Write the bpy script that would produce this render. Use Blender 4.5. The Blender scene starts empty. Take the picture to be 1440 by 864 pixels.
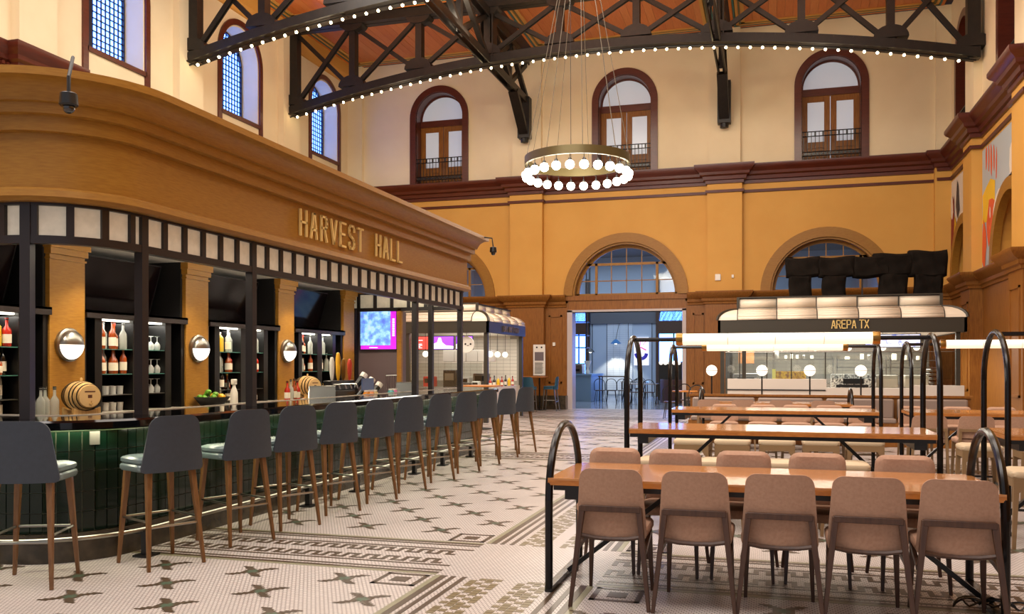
import bpy, math, random
from mathutils import Vector, Matrix
random.seed(7)
PI = math.pi
SC = bpy.context.scene
COL = SC.collection

# ------------------------------------------------------------------ camera
cam_d = bpy.data.cameras.new('camera')
cam = bpy.data.objects.new('camera', cam_d); COL.objects.link(cam)
cam.location = (0, 0, 1.45)
cam.rotation_euler = (PI/2, 0, 0.286)
cam_d.sensor_width = 36; cam_d.lens = 31.0
cam_d.shift_y = (514-432)/1440.0
cam_d.clip_end = 200
SC.camera = cam
# ------------------------------------------------------------------ world and light
w = bpy.data.worlds.new('world'); SC.world = w; w.use_nodes = True
wb = w.node_tree.nodes['Background']
wb.inputs[0].default_value = (0.93, 0.92, 1.0, 1); wb.inputs[1].default_value = 0.42
SC.view_settings.view_transform = 'Standard'
SC.view_settings.look = 'None'
SC.view_settings.exposure = 0.36
SC.view_settings.gamma = 1.0
SC.view_settings.use_curve_mapping = False

def area(name, loc, rot, sx, sy, power, col):
    l = bpy.data.lights.new(name, 'AREA'); l.shape = 'RECTANGLE'; l.size = sx; l.size_y = sy
    l.energy = power; l.color = col
    o = bpy.data.objects.new(name, l); COL.objects.link(o); o.location = loc; o.rotation_euler = rot
    return o
WARM = (1.0, 0.92, 0.81)
area('added_overhead_fill', (-4.7, 16.5, 11.3), (math.radians(8), 0, 0), 12, 4, 1000, WARM)  # this and the next two: unseen overhead fills added to light the hall
area('added_overhead_fill', (-4.7, 9.0, 11.2), (math.radians(12), 0, 0), 14, 5, 950, WARM)
area('added_overhead_fill', (-4.7, 2.0, 10.5), (math.radians(30), 0, 0), 14, 4, 1000, (1.0, 0.93, 0.86))
# added fill aimed upward to brighten the ceiling planks, no fixture there
area('added_ceiling_uplight', (-4.5, 21.7, 10.2), (PI, 0, 0), 14, 1.0, 420, (1.0, 0.84, 0.62))

# ------------------------------------------------------------------ materials
MATS = {}
def mat(name, col, rough=0.5, metal=0.0, emit=None, es=0.0, spec=None, coat=0.0, trans=0.0, alpha=None):
    if name in MATS: return MATS[name]
    m = bpy.data.materials.new(name); m.use_nodes = True
    b = m.node_tree.nodes['Principled BSDF']
    c = tuple(((v/255.0)/12.92 if v/255.0 <= 0.04045 else ((v/255.0+0.055)/1.055)**2.4) for v in col)
    b.inputs['Base Color'].default_value = (*c, 1)
    b.inputs['Roughness'].default_value = rough
    b.inputs['Metallic'].default_value = metal
    if spec is not None: b.inputs['Specular IOR Level'].default_value = spec
    b.inputs['Coat Weight'].default_value = coat
    b.inputs['Coat Roughness'].default_value = 0.08
    b.inputs['Transmission Weight'].default_value = trans
    if emit is not None:
        e = tuple(((v/255.0)/12.92 if v/255.0 <= 0.04045 else ((v/255.0+0.055)/1.055)**2.4) for v in emit)
        b.inputs['Emission Color'].default_value = (*e, 1); b.inputs['Emission Strength'].default_value = es
    MATS[name] = m
    return m
def nd(m, t, **kw):
    n = m.node_tree.nodes.new(t)
    for k, v in kw.items(): setattr(n, k, v)
    return n
def lk(m, a, b): m.node_tree.links.new(a, b)
def noise_col(m, c2, scale=(1, 1, 1), nscale=5.0, detail=4, fac=0.5, bump=0.0, coord='Object'):
    """mix the base colour with a second colour by stretched noise"""
    b = m.node_tree.nodes['Principled BSDF']
    tc = nd(m, 'ShaderNodeTexCoord'); mp = nd(m, 'ShaderNodeMapping'); mp.inputs['Scale'].default_value = scale
    no = nd(m, 'ShaderNodeTexNoise'); no.inputs['Scale'].default_value = nscale; no.inputs['Detail'].default_value = detail
    rp = nd(m, 'ShaderNodeValToRGB'); rp.color_ramp.elements[0].position = 0.35; rp.color_ramp.elements[1].position = 0.68
    base = tuple(b.inputs['Base Color'].default_value)
    c = tuple(((v/255.0)/12.92 if v/255.0 <= 0.04045 else ((v/255.0+0.055)/1.055)**2.4) for v in c2)
    rp.color_ramp.elements[0].color = base
    rp.color_ramp.elements[1].color = (*[base[i]*(1-fac)+c[i]*fac for i in range(3)], 1)
    lk(m, tc.outputs[coord], mp.inputs[0]); lk(m, mp.outputs[0], no.inputs['Vector']); lk(m, no.outputs['Fac'], rp.inputs[0])
    lk(m, rp.outputs[0], b.inputs['Base Color'])
    if bump:
        bp = nd(m, 'ShaderNodeBump'); bp.inputs['Strength'].default_value = bump; bp.inputs['Distance'].default_value = 0.01
        lk(m, no.outputs['Fac'], bp.inputs['Height']); lk(m, bp.outputs[0], b.inputs['Normal'])
    return m
cream = noise_col(mat('cream_paint', (232, 214, 178), 0.7), (224, 204, 166), nscale=1.2, fac=0.6)
yellow = noise_col(mat('ochre_paint', (212, 158, 72), 0.65), (204, 148, 62), nscale=1.0, fac=0.7)
redwood = noise_col(mat('dark_red_wood', (92, 40, 26), 0.32), (70, 28, 18), (1, 1, 6), 3, fac=0.6)
oak = noise_col(mat('honey_oak', (158, 112, 42), 0.42, spec=.3), (138, 92, 30), (1.5, 1.5, 14), 7, fac=0.7)
oakd = noise_col(mat('wainscot_oak', (146, 94, 38), 0.42, spec=.3), (120, 72, 26), (8, 8, 1.0), 4, fac=0.8)
walnut = noise_col(mat('stool_leg_wood', (126, 88, 50), 0.4), (98, 64, 32), (10, 10, 1.5), 5, fac=0.8)
umber = noise_col(mat('dark_chair_wood', (78, 52, 36), 0.42), (58, 36, 26), (10, 10, 1.5), 5, fac=0.8)
taupe_w = mat('greige_stool_wood', (132, 104, 70), 0.5)
black = mat('black_metal', (14, 13, 13), 0.35, 0.0)
blackm = mat('matte_black', (20, 17, 16), 0.6)
iron = noise_col(mat('truss_iron', (36, 30, 25), 0.45, 0.2), (20, 17, 15), nscale=8, fac=0.7)
hoopm = mat('black_gloss_tube', (9, 6, 6), 0.24, 0.0, spec=.4)
brown_post = mat('bronze_black_post', (38, 31, 30), 0.4, 0.2)
steel = mat('brushed_steel', (150, 146, 140), 0.28, 1.0)
chrome = mat('chrome_bar', (150, 146, 138), 0.3, 1.0)
granite = mat('black_granite', (5, 5, 7), 0.06, 0.0)
marble = noise_col(mat('pale_marble', (196, 188, 172), 0.2), (150, 142, 128), nscale=7, fac=0.7)
dmarble = noise_col(mat('dark_marble_plinth', (50, 44, 34), 0.25), (86, 74, 56), nscale=9, detail=8, fac=0.6)
gtile = noise_col(mat('green_glazed_tile', (4, 22, 12), 0.14, spec=.35), (14, 28, 17), nscale=3, fac=0.6)
grout = mat('pale_grout', (150, 150, 128), 0.8)
frost = noise_col(mat('frosted_glass_panel', (214, 204, 184), 0.25, emit=(230, 218, 190), es=0.12), (190, 180, 160), nscale=14, fac=0.6)  # slight glow put into the glass in place of light from behind
cmetal = mat('cream_enamel_panel', (226, 212, 190), 0.4)
oliveb = mat('olive_black_band', (50, 44, 32), 0.45)
brass = mat('brass_letters', (240, 208, 130), 0.4, 0.15)
brass2 = mat('aged_brass', (150, 112, 56), 0.3, 0.9)
soffit = mat('white_soffit', (226, 222, 212), 0.7)
screen_off = mat('dark_tv_glass', (16, 8, 10), 0.12, spec=.22)
stool_back = noise_col(mat('slate_vinyl', (54, 62, 72), 0.48), (47, 54, 63), nscale=30, fac=0.5)
stool_seat = mat('grey_green_vinyl', (112, 128, 128), 0.25)
chairf = noise_col(mat('rose_taupe_fabric', (172, 136, 112), 0.85), (158, 122, 98), (1, 1, 1), 60, fac=0.7, bump=0.15)
beige = mat('beige_cushion', (192, 170, 138), 0.7)
white = mat('white_plastic', (232, 228, 218), 0.4)
glass = mat('clear_glass', (235, 245, 245), 0.03, trans=1.0)
glass_thin = None
def make_thin():
    m = bpy.data.materials.new('thin_window_glass'); m.use_nodes = True
    nt = m.node_tree; nt.nodes.clear()
    o = nt.nodes.new('ShaderNodeOutputMaterial'); mx = nt.nodes.new('ShaderNodeMixShader')
    t = nt.nodes.new('ShaderNodeBsdfTransparent'); g = nt.nodes.new('ShaderNodeBsdfGlossy')
    t.inputs[0].default_value = (0.90, 0.94, 0.94, 1); g.inputs['Roughness'].default_value = 0.04
    mx.inputs[0].default_value = 0.06
    nt.links.new(t.outputs[0], mx.inputs[1]); nt.links.new(g.outputs[0], mx.inputs[2]); nt.links.new(mx.outputs[0], o.inputs[0])
    return m
glass_thin = make_thin()
def make_hazy(name, tint, k):
    m = bpy.data.materials.new(name); m.use_nodes = True
    nt = m.node_tree; b = nt.nodes['Principled BSDF']; o = nt.nodes['Material Output']
    b.inputs['Base Color'].default_value = (*tint, 1); b.inputs['Roughness'].default_value = 0.06; b.inputs['Coat Weight'].default_value = 0.6
    t = nt.nodes.new('ShaderNodeBsdfTransparent'); mx = nt.nodes.new('ShaderNodeMixShader'); mx.inputs[0].default_value = k
    nt.links.new(t.outputs[0], mx.inputs[1]); nt.links.new(b.outputs[0], mx.inputs[2]); nt.links.new(mx.outputs[0], o.inputs[0])
    MATS[name] = m; return m
tabletop = noise_col(mat('glossy_orange_tabletop', (198, 140, 84), 0.14, coat=0.3), (164, 102, 52), (1.2, 14, 1), 5, fac=0.9)
edgew = noise_col(mat('table_edge_wood', (186, 118, 50), 0.35), (150, 88, 34), (4, 4, 14), 4, fac=0.7)
bulb_m = mat('warm_bulb', (255, 240, 210), 0.3, emit=(255, 228, 170), es=16)
globe_m = mat('chandelier_globe', (255, 250, 235), 0.3, emit=(255, 246, 220), es=9)
globe2 = mat('small_globe', (255, 250, 240), 0.3, emit=(255, 246, 228), es=0.9)
tube_m = mat('lit_glass_tube', (255, 250, 235), 0.3, emit=(255, 244, 214), es=0.62)
led_m = mat('led_strip', (255, 255, 255), 0.3, emit=(255, 246, 226), es=5)
ledg = mat('under_counter_led', (220, 255, 200), 0.3, emit=(225, 255, 190), es=1.3)
down_m = mat('downlight_disc', (255, 250, 240), 0.3, emit=(255, 235, 200), es=12)
day_m = mat('daylit_sky_pane', (200, 225, 255), 0.3, emit=(84, 136, 255), es=7.0)
teal = mat('teal_stencil', (60, 104, 100), 0.6)
olive_s = mat('olive_stencil', (104, 100, 56), 0.6)
gold_s = mat('gold_stencil', (206, 150, 70), 0.6)
orange_s = mat('orange_stencil', (206, 116, 40), 0.6)

# ------------------------------------------------------------------ mesh helpers
class MB:
    def __init__(s): s.v = []; s.f = []; s.mi = []; s.cur = 0
    def add(s, vs, fs):
        n = len(s.v); s.v += [tuple(v) for v in vs]; s.f += [[i+n for i in f] for f in fs]; s.mi += [s.cur]*len(fs); return s
    def box(s, x0, x1, y0, y1, z0, z1):
        vs = [(x0,y0,z0),(x1,y0,z0),(x1,y1,z0),(x0,y1,z0),(x0,y0,z1),(x1,y0,z1),(x1,y1,z1),(x0,y1,z1)]
        return s.add(vs, [(0,3,2,1),(4,5,6,7),(0,1,5,4),(1,2,6,5),(2,3,7,6),(3,0,4,7)])
    def cb(s, cx, cy, cz, sx, sy, sz): return s.box(cx-sx/2, cx+sx/2, cy-sy/2, cy+sy/2, cz-sz/2, cz+sz/2)
    def bar(s, p, q, w, h, up=(0,0,1), w2=None, h2=None):
        """rectangular bar from p to q, w across, h along 'up'"""
        p = Vector(p); q = Vector(q); d = (q-p).normalized(); u = Vector(up)
        sd = d.cross(u)
        if sd.length < 1e-4: sd = d.cross(Vector((1,0,0)))
        sd.normalize(); u = sd.cross(d).normalized()
        vs = []
        for c, (ww, hh) in ((p, (w, h)), (q, (w2 or w, h2 or h))):
            for a, b in ((-1,-1),(1,-1),(1,1),(-1,1)): vs.append(c+sd*a*ww/2+u*b*hh/2)
        return s.add(vs, [(0,3,2,1),(4,5,6,7),(0,1,5,4),(1,2,6,5),(2,3,7,6),(3,0,4,7)])
    def tube(s, pts, r, n=8, closed=False, caps=True):
        pts = [Vector(p) for p in pts]; m = len(pts); vs = []; fs = []
        rr = r if isinstance(r, (list, tuple)) else [r]*m
        ref = None
        for i, p in enumerate(pts):
            a = pts[(i-1) % m] if (i > 0 or closed) else p; b = pts[(i+1) % m] if (i < m-1 or closed) else p
            d = (b-a).normalized()
            if ref is None:
                ref = Vector((0,0,1)) if abs(d.z) < 0.9 else Vector((1,0,0))
            x = d.cross(ref)
            if x.length < 1e-5: x = d.cross(Vector((0.3,1,0)))
            x.normalize(); y = d.cross(x).normalized(); ref = -y if False else x.cross(d).normalized()
            for k in range(n):
                t = 2*PI*k/n; vs.append(p + x*math.cos(t)*rr[i] + y*math.sin(t)*rr[i])
        rng = m if closed else m-1
        for i in range(rng):
            j = (i+1) % m
            for k in range(n): fs.append((i*n+k, i*n+(k+1) % n, j*n+(k+1) % n, j*n+k))
        if caps and not closed:
            fs.append(tuple(range(n-1, -1, -1))); fs.append(tuple((m-1)*n+k for k in range(n)))
        return s.add(vs, fs)
    def lathe(s, prof, c=(0,0,0), n=16, axis='z', caps=True):
        """prof: (r, h) pairs"""
        vs = []; fs = []
        for r, h in prof:
            for k in range(n):
                t = 2*PI*k/n; a, b = r*math.cos(t), r*math.sin(t)
                if axis == 'z': p = (c[0]+a, c[1]+b, c[2]+h)
                elif axis == 'x': p = (c[0]+h, c[1]+a, c[2]+b)
                else: p = (c[0]+b, c[1]+h, c[2]+a)
                vs.append(p)
        m = len(prof)
        for i in range(m-1):
            for k in range(n): fs.append((i*n+k, i*n+(k+1) % n, (i+1)*n+(k+1) % n, (i+1)*n+k))
        if caps:
            fs.append(tuple(range(n-1, -1, -1))); fs.append(tuple((m-1)*n+k for k in range(n)))
        return s.add(vs, fs)
    def ball(s, c, r, n=12, m=8, sq=1.0):
        return s.lathe([(max(r*math.sin(PI*i/m), 1e-4), -r*sq*math.cos(PI*i/m)) for i in range(m+1)], c, n, caps=False)
    def prism(s, poly, a0, a1, axis='y'):
        """poly of 2D points extruded along axis; (u,v) = (x,z) for y, (y,z) for x, (x,y) for z"""
        def P(u, v, t): return (u, t, v) if axis == 'y' else ((t, u, v) if axis == 'x' else (u, v, t))
        n = len(poly); vs = [P(u, v, a0) for u, v in poly]+[P(u, v, a1) for u, v in poly]
        fs = [tuple(range(n)), tuple(range(2*n-1, n-1, -1))]+[(i, (i+1) % n, n+(i+1) % n, n+i) for i in range(n)]
        return s.add(vs, fs)
    def quad(s, a, b, c, d): return s.add([a, b, c, d], [(0,1,2,3)])
    def sweep(s, prof, path, close_prof=True, caps=True):
        """prof [(d,z)], path(d) -> list of (x,y)"""
        cols = [path(d) for d, z in prof]; m = len(cols[0]); n = len(prof); vs = []; fs = []
        for i in range(m):
            for j in range(n): vs.append((cols[j][i][0], cols[j][i][1], prof[j][1]))
        for i in range(m-1):
            for j in range(n if close_prof else n-1):
                k = (j+1) % n; fs.append((i*n+j, i*n+k, (i+1)*n+k, (i+1)*n+j))
        if caps and close_prof: fs.append(tuple(range(n))); fs.append(tuple((m-1)*n+j for j in range(n-1, -1, -1)))
        return s.add(vs, fs)
    def mesh(s, name, mats, off=(0,0,0), smooth=True):
        me = bpy.data.meshes.new(name)
        me.from_pydata([(v[0]-off[0], v[1]-off[1], v[2]-off[2]) for v in s.v], [], s.f)
        for m in (mats if isinstance(mats, (list, tuple)) else [mats]): me.materials.append(m)
        for p, i in zip(me.polygons, s.mi): p.material_index = i
        import bmesh
        bm = bmesh.new(); bm.from_mesh(me); bmesh.ops.recalc_face_normals(bm, faces=bm.faces); bm.to_mesh(me); bm.free()
        if smooth:
            me.polygons.foreach_set('use_smooth', [True]*len(me.polygons)); me.set_sharp_from_angle(angle=0.62)
        return me
    def build(s, name, mats, parent=None, bevel=0, world=True, smooth=True, kind=None, subd=0):
        off = parent_off(parent) if (parent is not None and world) else (0,0,0)
        o = bpy.data.objects.new(name, s.mesh(name, mats, off, smooth)); COL.objects.link(o)
        if parent is not None: o.parent = parent
        if bevel:
            b = o.modifiers.new('bevel', 'BEVEL'); b.width = bevel; b.segments = 2; b.limit_method = 'ANGLE'
        if subd:
            b = o.modifiers.new('sub', 'SUBSURF'); b.levels = subd; b.render_levels = subd
        if kind: o['kind'] = kind
        return o
def parent_off(p):
    v = Vector((0,0,0))
    while p is not None: v += p.location; p = p.parent
    return v
def thing(name, label, cat, loc=(0,0,0), rotz=0, group=None):
    o = bpy.data.objects.new(name, None); COL.objects.link(o); o.empty_display_size = 0.1
    o.location = loc; o.rotation_euler = (0, 0, rotz); o['label'] = label; o['category'] = cat
    if group: o['group'] = group
    return o
def tag(o, label, cat, group=None):
    o['label'] = label; o['category'] = cat
    if group: o['group'] = group
    return o
def struct(mb, name, mats, **k):
    o = mb.build(name, mats, **k); o['kind'] = 'structure'; return o
def inst(src, parent=None, loc=None, rotz=None, link=True):
    c = src.copy(); COL.objects.link(c)
    if parent is not None: c.parent = parent
    if loc is not None: c.location = loc
    if rotz is not None: c.rotation_euler = (0, 0, rotz)
    return c
CH = {}
def dup(root, loc, rotz, label=None, group=None):
    r = root.copy(); COL.objects.link(r); r.location = loc; r.rotation_euler = (0, 0, rotz)
    if label: r['label'] = label
    if group: r['group'] = group
    for ch in list(root.children):
        c = ch.copy(); COL.objects.link(c); c.parent = r
        for g in ch.children:
            d = g.copy(); COL.objects.link(d); d.parent = c
    return r
def mm(name, mb, mats, **k):
    """mesh object not yet linked: a template"""
    return bpy.data.objects.new(name, mb.mesh(name, mats, **k))

# stroke letters -----------------------------------------------------------
LT = {
 'A': [[(0,0),(.42,1),(.58,1),(1,0)],[(.18,.33),(.82,.33)]], 'B': [[(0,0),(0,1),(.8,1),(1,.85),(1,.65),(.8,.52),(0,.52)],[(.8,.52),(1,.38),(1,.15),(.8,0),(0,0)]],
 'D': [[(0,0),(0,1),(.7,1),(1,.8),(1,.2),(.7,0),(0,0)]], 'E': [[(1,0),(0,0),(0,1),(1,1)],[(0,.52),(.8,.52)]], 'F': [[(0,0),(0,1),(1,1)],[(0,.52),(.8,.52)]],
 'H': [[(0,0),(0,1)],[(1,0),(1,1)],[(0,.52),(1,.52)]], 'I': [[(.5,0),(.5,1)]], 'L': [[(0,1),(0,0),(1,0)]],
 'M': [[(0,0),(0,1),(.5,.4),(1,1),(1,0)]], 'N': [[(0,0),(0,1),(1,0),(1,1)]], 'O': [[(.2,0),(0,.15),(0,.85),(.2,1),(.8,1),(1,.85),(1,.15),(.8,0),(.2,0)]],
 'P': [[(0,0),(0,1),(.8,1),(1,.85),(1,.6),(.8,.45),(0,.45)]], 'R': [[(0,0),(0,1),(.8,1),(1,.85),(1,.65),(.8,.52),(0,.52)],[(.55,.52),(1,0)]],
 'S': [[(1,.78),(1,.88),(.8,1),(.2,1),(0,.88),(0,.68),(.2,.56),(.8,.44),(1,.32),(1,.12),(.8,0),(.2,0),(0,.12),(0,.24)]],
 'T': [[(.5,0),(.5,1)],[(-.05,1),(1.05,1)]], 'V': [[(0,1),(.5,0),(1,1)]], 'X': [[(0,0),(1,1)],[(0,1),(1,0)]], 'Y': [[(0,1),(.5,.5),(1,1)],[(.5,.5),(.5,0)]],
 'U': [[(0,1),(0,.15),(.2,0),(.8,0),(1,.15),(1,1)]], 'K': [[(0,0),(0,1)],[(1,1),(0,.45),(1,0)]], 'W': [[(0,1),(.25,0),(.5,.7),(.75,0),(1,1)]]}
def letters(parent, txt, org, ux, h, wl, gap, th, dep, m, name='letter', space=None, one=False):
    """letters along unit vector ux from org; each letter a part standing dep proud"""
    ux = Vector(ux); uz = Vector((0,0,1)); un = ux.cross(uz); o = Vector(org); x = 0
    allm = MB()
    for ch in txt:
        if ch == ' ': x += (space or wl); continue
        mb = allm if one else MB()
        for st in LT[ch]:
            for (a, b), (c, d) in zip(st, st[1:]):
                p = o+ux*(x+a*wl)+uz*(b*(h-th)+th/2); q = o+ux*(x+c*wl)+uz*(d*(h-th)+th/2)
                e = (q-p).normalized()*th*0.42
                mb.bar(p-e+un*dep/2, q+e+un*dep/2, dep, th, up=un.cross((q-p).normalized()))
        if not one: mb.build(name, m, parent, smooth=False)
        x += wl+gap
    if one: allm.build(name, m, parent, smooth=False)
# ================================================================== ROOM
XL, XR, YB, ZC = -14.4, 5.05, 28.5, 12.0
backf = lambda u, z, d: (u, YB+d, z)
leftf = lambda u, z, d: (XL-d, u, z)
rightf = lambda u, z, d: (XR+d, u, z)
def arcpts(cx, hw, zs, n=24, rise=None):
    r = rise or hw
    return [(cx-hw*math.cos(PI*i/n), zs+r*math.sin(PI*i/n)) for i in range(n+1)]
def wall_hole(mb, F, u0, u1, z0, z1, cx, hw, zb, zs, D=0.45, n=24, rise=None):
    def q(a, b, c, d): mb.quad(F(a, b, 0), F(c, b, 0), F(c, d, 0), F(a, d, 0))
    if cx-hw > u0: q(u0, z0, cx-hw, z1)
    if cx+hw < u1: q(cx+hw, z0, u1, z1)
    if zb > z0: q(cx-hw, z0, cx+hw, zb)
    A = arcpts(cx, hw, zs, n, rise)
    for (a, b), (c, d) in zip(A, A[1:]): mb.quad(F(a, b, 0), F(c, d, 0), F(c, z1, 0), F(a, z1, 0))
    B = [(cx-hw, zb)]+A+[(cx+hw, zb)]
    for (a, b), (c, d) in zip(B, B[1:]): mb.quad(F(a, b, 0), F(c, d, 0), F(c, d, D), F(a, b, D))
    mb.quad(F(cx-hw, zb, 0), F(cx+hw, zb, 0), F(cx+hw, zb, D), F(cx-hw, zb, D))
def arch_trim(mb, F, cx, ro, ri, zs, zb, d0, d1, n=28):
    """band between two arches with straight legs down to zb, from depth d0 to d1"""
    O = [(cx-ro, zb)]+arcpts(cx, ro, zs, n)+[(cx+ro, zb)]; I = [(cx-ri, zb)]+arcpts(cx, ri, zs, n)+[(cx+ri, zb)]
    for k in range(len(O)-1):
        a, b, c, d = O[k], O[k+1], I[k+1], I[k]
        mb.quad(F(*a, d0), F(*b, d0), F(*c, d0), F(*d, d0))
        mb.quad(F(*a, d0), F(*b, d0), F(*b, d1), F(*a, d1))
        mb.quad(F(*d, d0), F(*c, d0), F(*c, d1), F(*d, d1))
def fbox(mb, F, u0, u1, z0, z1, d0, d1):
    vs = [F(u, z, d) for d in (d0, d1) for u, z in ((u0,z0),(u1,z0),(u1,z1),(u0,z1))]
    mb.add(vs, [(0,1,2,3),(7,6,5,4),(0,4,5,1),(1,5,6,2),(2,6,7,3),(3,7,4,0)])
def fan(mb, F, cx, r, zs, d, n=24):
    A = arcpts(cx, r, zs, n); mb.add([F(a, b, d) for a, b in A], [tuple(range(n+1))])

PILY = [9.5, 14.4, 24.2, 19.3, 28.5]           # pilaster lines along the side walls
PILX = [-14.4, -7.83, -1.4, 5.05]
# ---- floor
fm = mat('mosaic_field', (214, 204, 198), 0.32)
def floor_nodes(m):
    b = m.node_tree.nodes['Principled BSDF']
    tc = nd(m, 'ShaderNodeTexCoord'); mp = nd(m, 'ShaderNodeMapping')
    br = nd(m, 'ShaderNodeTexBrick'); br.offset = 0.5; br.inputs['Scale'].default_value = 1.0
    br.inputs['Brick Width'].default_value = 0.029; br.inputs['Row Height'].default_value = 0.026
    br.inputs['Mortar Size'].default_value = 0.0040; br.inputs['Mortar Smooth'].default_value = 0.3
    br.inputs['Color1'].default_value = (0.80, 0.73, 0.69, 1); br.inputs['Color2'].default_value = (0.74, 0.67, 0.635, 1)
    br.inputs['Mortar'].default_value = (0.25, 0.21, 0.185, 1)
    no = nd(m, 'ShaderNodeTexNoise'); no.inputs['Scale'].default_value = 0.9; no.inputs['Detail'].default_value = 5
    mx = nd(m, 'ShaderNodeMixRGB'); mx.blend_type = 'MULTIPLY'; mx.inputs[0].default_value = 0.35
    lk(m, tc.outputs['Object'], mp.inputs[0]); lk(m, mp.outputs[0], br.inputs['Vector']); lk(m, tc.outputs['Object'], no.inputs['Vector'])
    lk(m, br.outputs['Color'], mx.inputs[1]); lk(m, no.outputs['Fac'], mx.inputs[2]); lk(m, mx.outputs[0], b.inputs['Base Color'])
    bp = nd(m, 'ShaderNodeBump'); bp.inputs['Strength'].default_value = 0.25; bp.inputs['Distance'].default_value = 0.002; bp.invert = True
    lk(m, br.outputs['Fac'], bp.inputs['Height']); lk(m, bp.outputs[0], b.inputs['Normal'])
floor_nodes(fm)
floor = struct(MB().box(-16, 8, -6, YB+0.5, -0.1, 0), 'floor', fm)
fl2 = mat('polished_concrete', (150, 158, 172), 0.12)
struct(MB().box(-14, 4, YB+0.5, 47, -0.1, -0.002), 'floor', noise_col(fl2, (120, 128, 142), nscale=2))
dk = mat('dark_mosaic', (74, 58, 42), 0.35); olv = mat('olive_mosaic', (112, 98, 66), 0.35); grn = mat('green_mosaic', (70, 88, 70), 0.35); ogr = mat('sage_mosaic', (134, 130, 104), 0.35); lt = mat('pale_mosaic', (206, 196, 184), 0.35)
BX = [-13.8, -7.83, -1.67, 4.5]; BY = [0.2, 6.26, 13.6, 18.3, 23.8]; HW = 0.56
def strip(mb, ax, c, off, wd, a, b, z=0.0016):
    if ax == 'x': mb.box(a, b, c+off-wd/2, c+off+wd/2, 0, z)
    else: mb.box(c+off-wd/2, c+off+wd/2, a, b, 0, z)
def meander(mb, ax, c, off, a, b, p=0.165, h=0.15, t=0.038, z=0.0018):
    n = int((b-a)/p); y0 = off-h/2; y1 = off+h/2
    for i in range(n):
        s = a+i*p
        for (u0, u1, v0, v1) in ((s, s+t, y0, y1), (s+t, s+p*.5, y1-t, y1), (s+p*.5, s+p*.5+t, y0, y1), (s+p*.5+t, s+p, y0, y0+t)):
            if ax == 'x': mb.box(u0, u1, c+v0, c+v1, 0, z)
            else: mb.box(c+v0, c+v1, u0, u1, 0, z)
def chequer(mb, ax, c, off, a, b, t=0.055, z=0.0018):
    n = int((b-a)/t)
    for i in range(n):
        for j in range(4):
            if (i+j) % 2 == 0 or (i//2+j) % 3 == 0:
                u0 = a+i*t; v0 = off-0.11+j*t
                if ax == 'y': mb.box(c+v0, c+v0+t*.9, u0, u0+t*.9, 0, z)
def border(ax, c, a, b, key):
    bd = MB()
    for o_ in (-0.49, 0.49): strip(bd, ax, c, o_, 0.045, a, b)
    for o_ in (-0.42, 0.42, -0.27, 0.27) if key else (-0.42, 0.42, -0.34, 0.34): strip(bd, ax, c, o_, 0.035, a, b)
    o1 = bd.build('mosaic_line', dk, floor, smooth=False)
    g = MB()
    for o_ in (-0.535, 0.535): strip(g, ax, c, o_, 0.04, a, b, 0.0014)
    g.build('mosaic_line', ogr, floor, smooth=False)
    k = MB()
    for o_ in (-0.145, 0.145):
        (meander(k, ax, c, o_, a, b) if key else chequer(k, ax, c, o_*1.15, a, b))
    k.build('mosaic_meander', dk if key else olv, floor, smooth=False, kind='stuff')
for y in BY[1:]:
    for i in range(3): border('x', y, BX[i]+HW, BX[i+1]-HW, True)
for x in BX:
    for j in range(4): border('y', x, BY[j]+HW if j else 2.5, BY[j+1]-HW, False)
for x in BX[1:3]:
    for y in BY[1:]:
        for sx in (-1, 1):
            for sy in (-1, 1):
                cx, cy = x+sx*0.74, y+sy*0.74
                
                s_ = MB()
                for q_ in (-.14, .14): s_.box(cx+q_-.017, cx+q_+.017, cy-.157, cy+.157, 0, .0022); s_.box(cx-.157, cx+.157, cy+q_-.017, cy+q_+.017, 0, .0022)
                s_.box(cx-.06, cx+.06, cy-.06, cy+.06, 0, .0022); s_.build('mosaic_corner', dk, floor, smooth=False)
ST = ["XX.......XX", ".XX.....XX.", "..XX...XX..", "...XG.GX...", "....XGX....", "...XGGGX...", "....XGX....", "...XG.GX...", "..XX...XX..", ".XX.....XX.", "XX.......XX"]
ST = ["XXX.....XXX", ".XXX...XXX.", "..XXX.XXX..", "...XXGXX...", "...XGGGX...", "...XGGGX...", "...XXGXX...", "..XXX.XXX..", ".XXX...XXX.", "XXX.....XXX"]
def star_mb(mb, cx=0, cy=0, z=0.0018):
    c = 0.0255; n = len(ST)
    for j, r in enumerate(ST):
        for i, ch in enumerate(r):
            if ch == '.': continue
            mb.cur = 1 if ch == 'G' else 0
            x = cx+(i-5.5)*c; y = cy+(j-n/2)*c
            mb.add([(x, y, z), (x+c, y, z), (x+c, y+c, z), (x, y+c, z)], [(0,1,2,3)])
sm = MB(); star_mb(sm); star_t = mm('mosaic_star', sm, [dk, grn], smooth=False)
spots = []
for i in range(-32, 26):
    for j in range(-14, 50):
        if (i+j) % 2: continue
        x = -3.50+0.357*i; y = 7.26+0.457*j
        if not (BX[0]+.7 < x < BX[3]-.7 and 2.5 < y < 28.2): continue
        if any(abs(x-b) < HW+.06 for b in BX) or any(abs(y-b) < HW+.06 for b in BY): continue
        if any(abs(x-b) < 1.1 for b in BX[1:3]) and any(abs(y-b) < 1.1 for b in BY[1:]): continue
        if x < -4.75 and 5.1 < y < 15: continue
        spots.append((math.hypot(x, y) + (0 if -0.75 < math.atan2(x, y) < 0.32 else 100), x, y))
spots.sort(); rest = MB()
for k, (d, x, y) in enumerate(spots):
    if k < 300: inst(star_t, floor, (x, y, 0))
    else: star_mb(rest, x, y)
rest.build('mosaic_star', [dk, grn], floor, smooth=False, kind='stuff')
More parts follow.
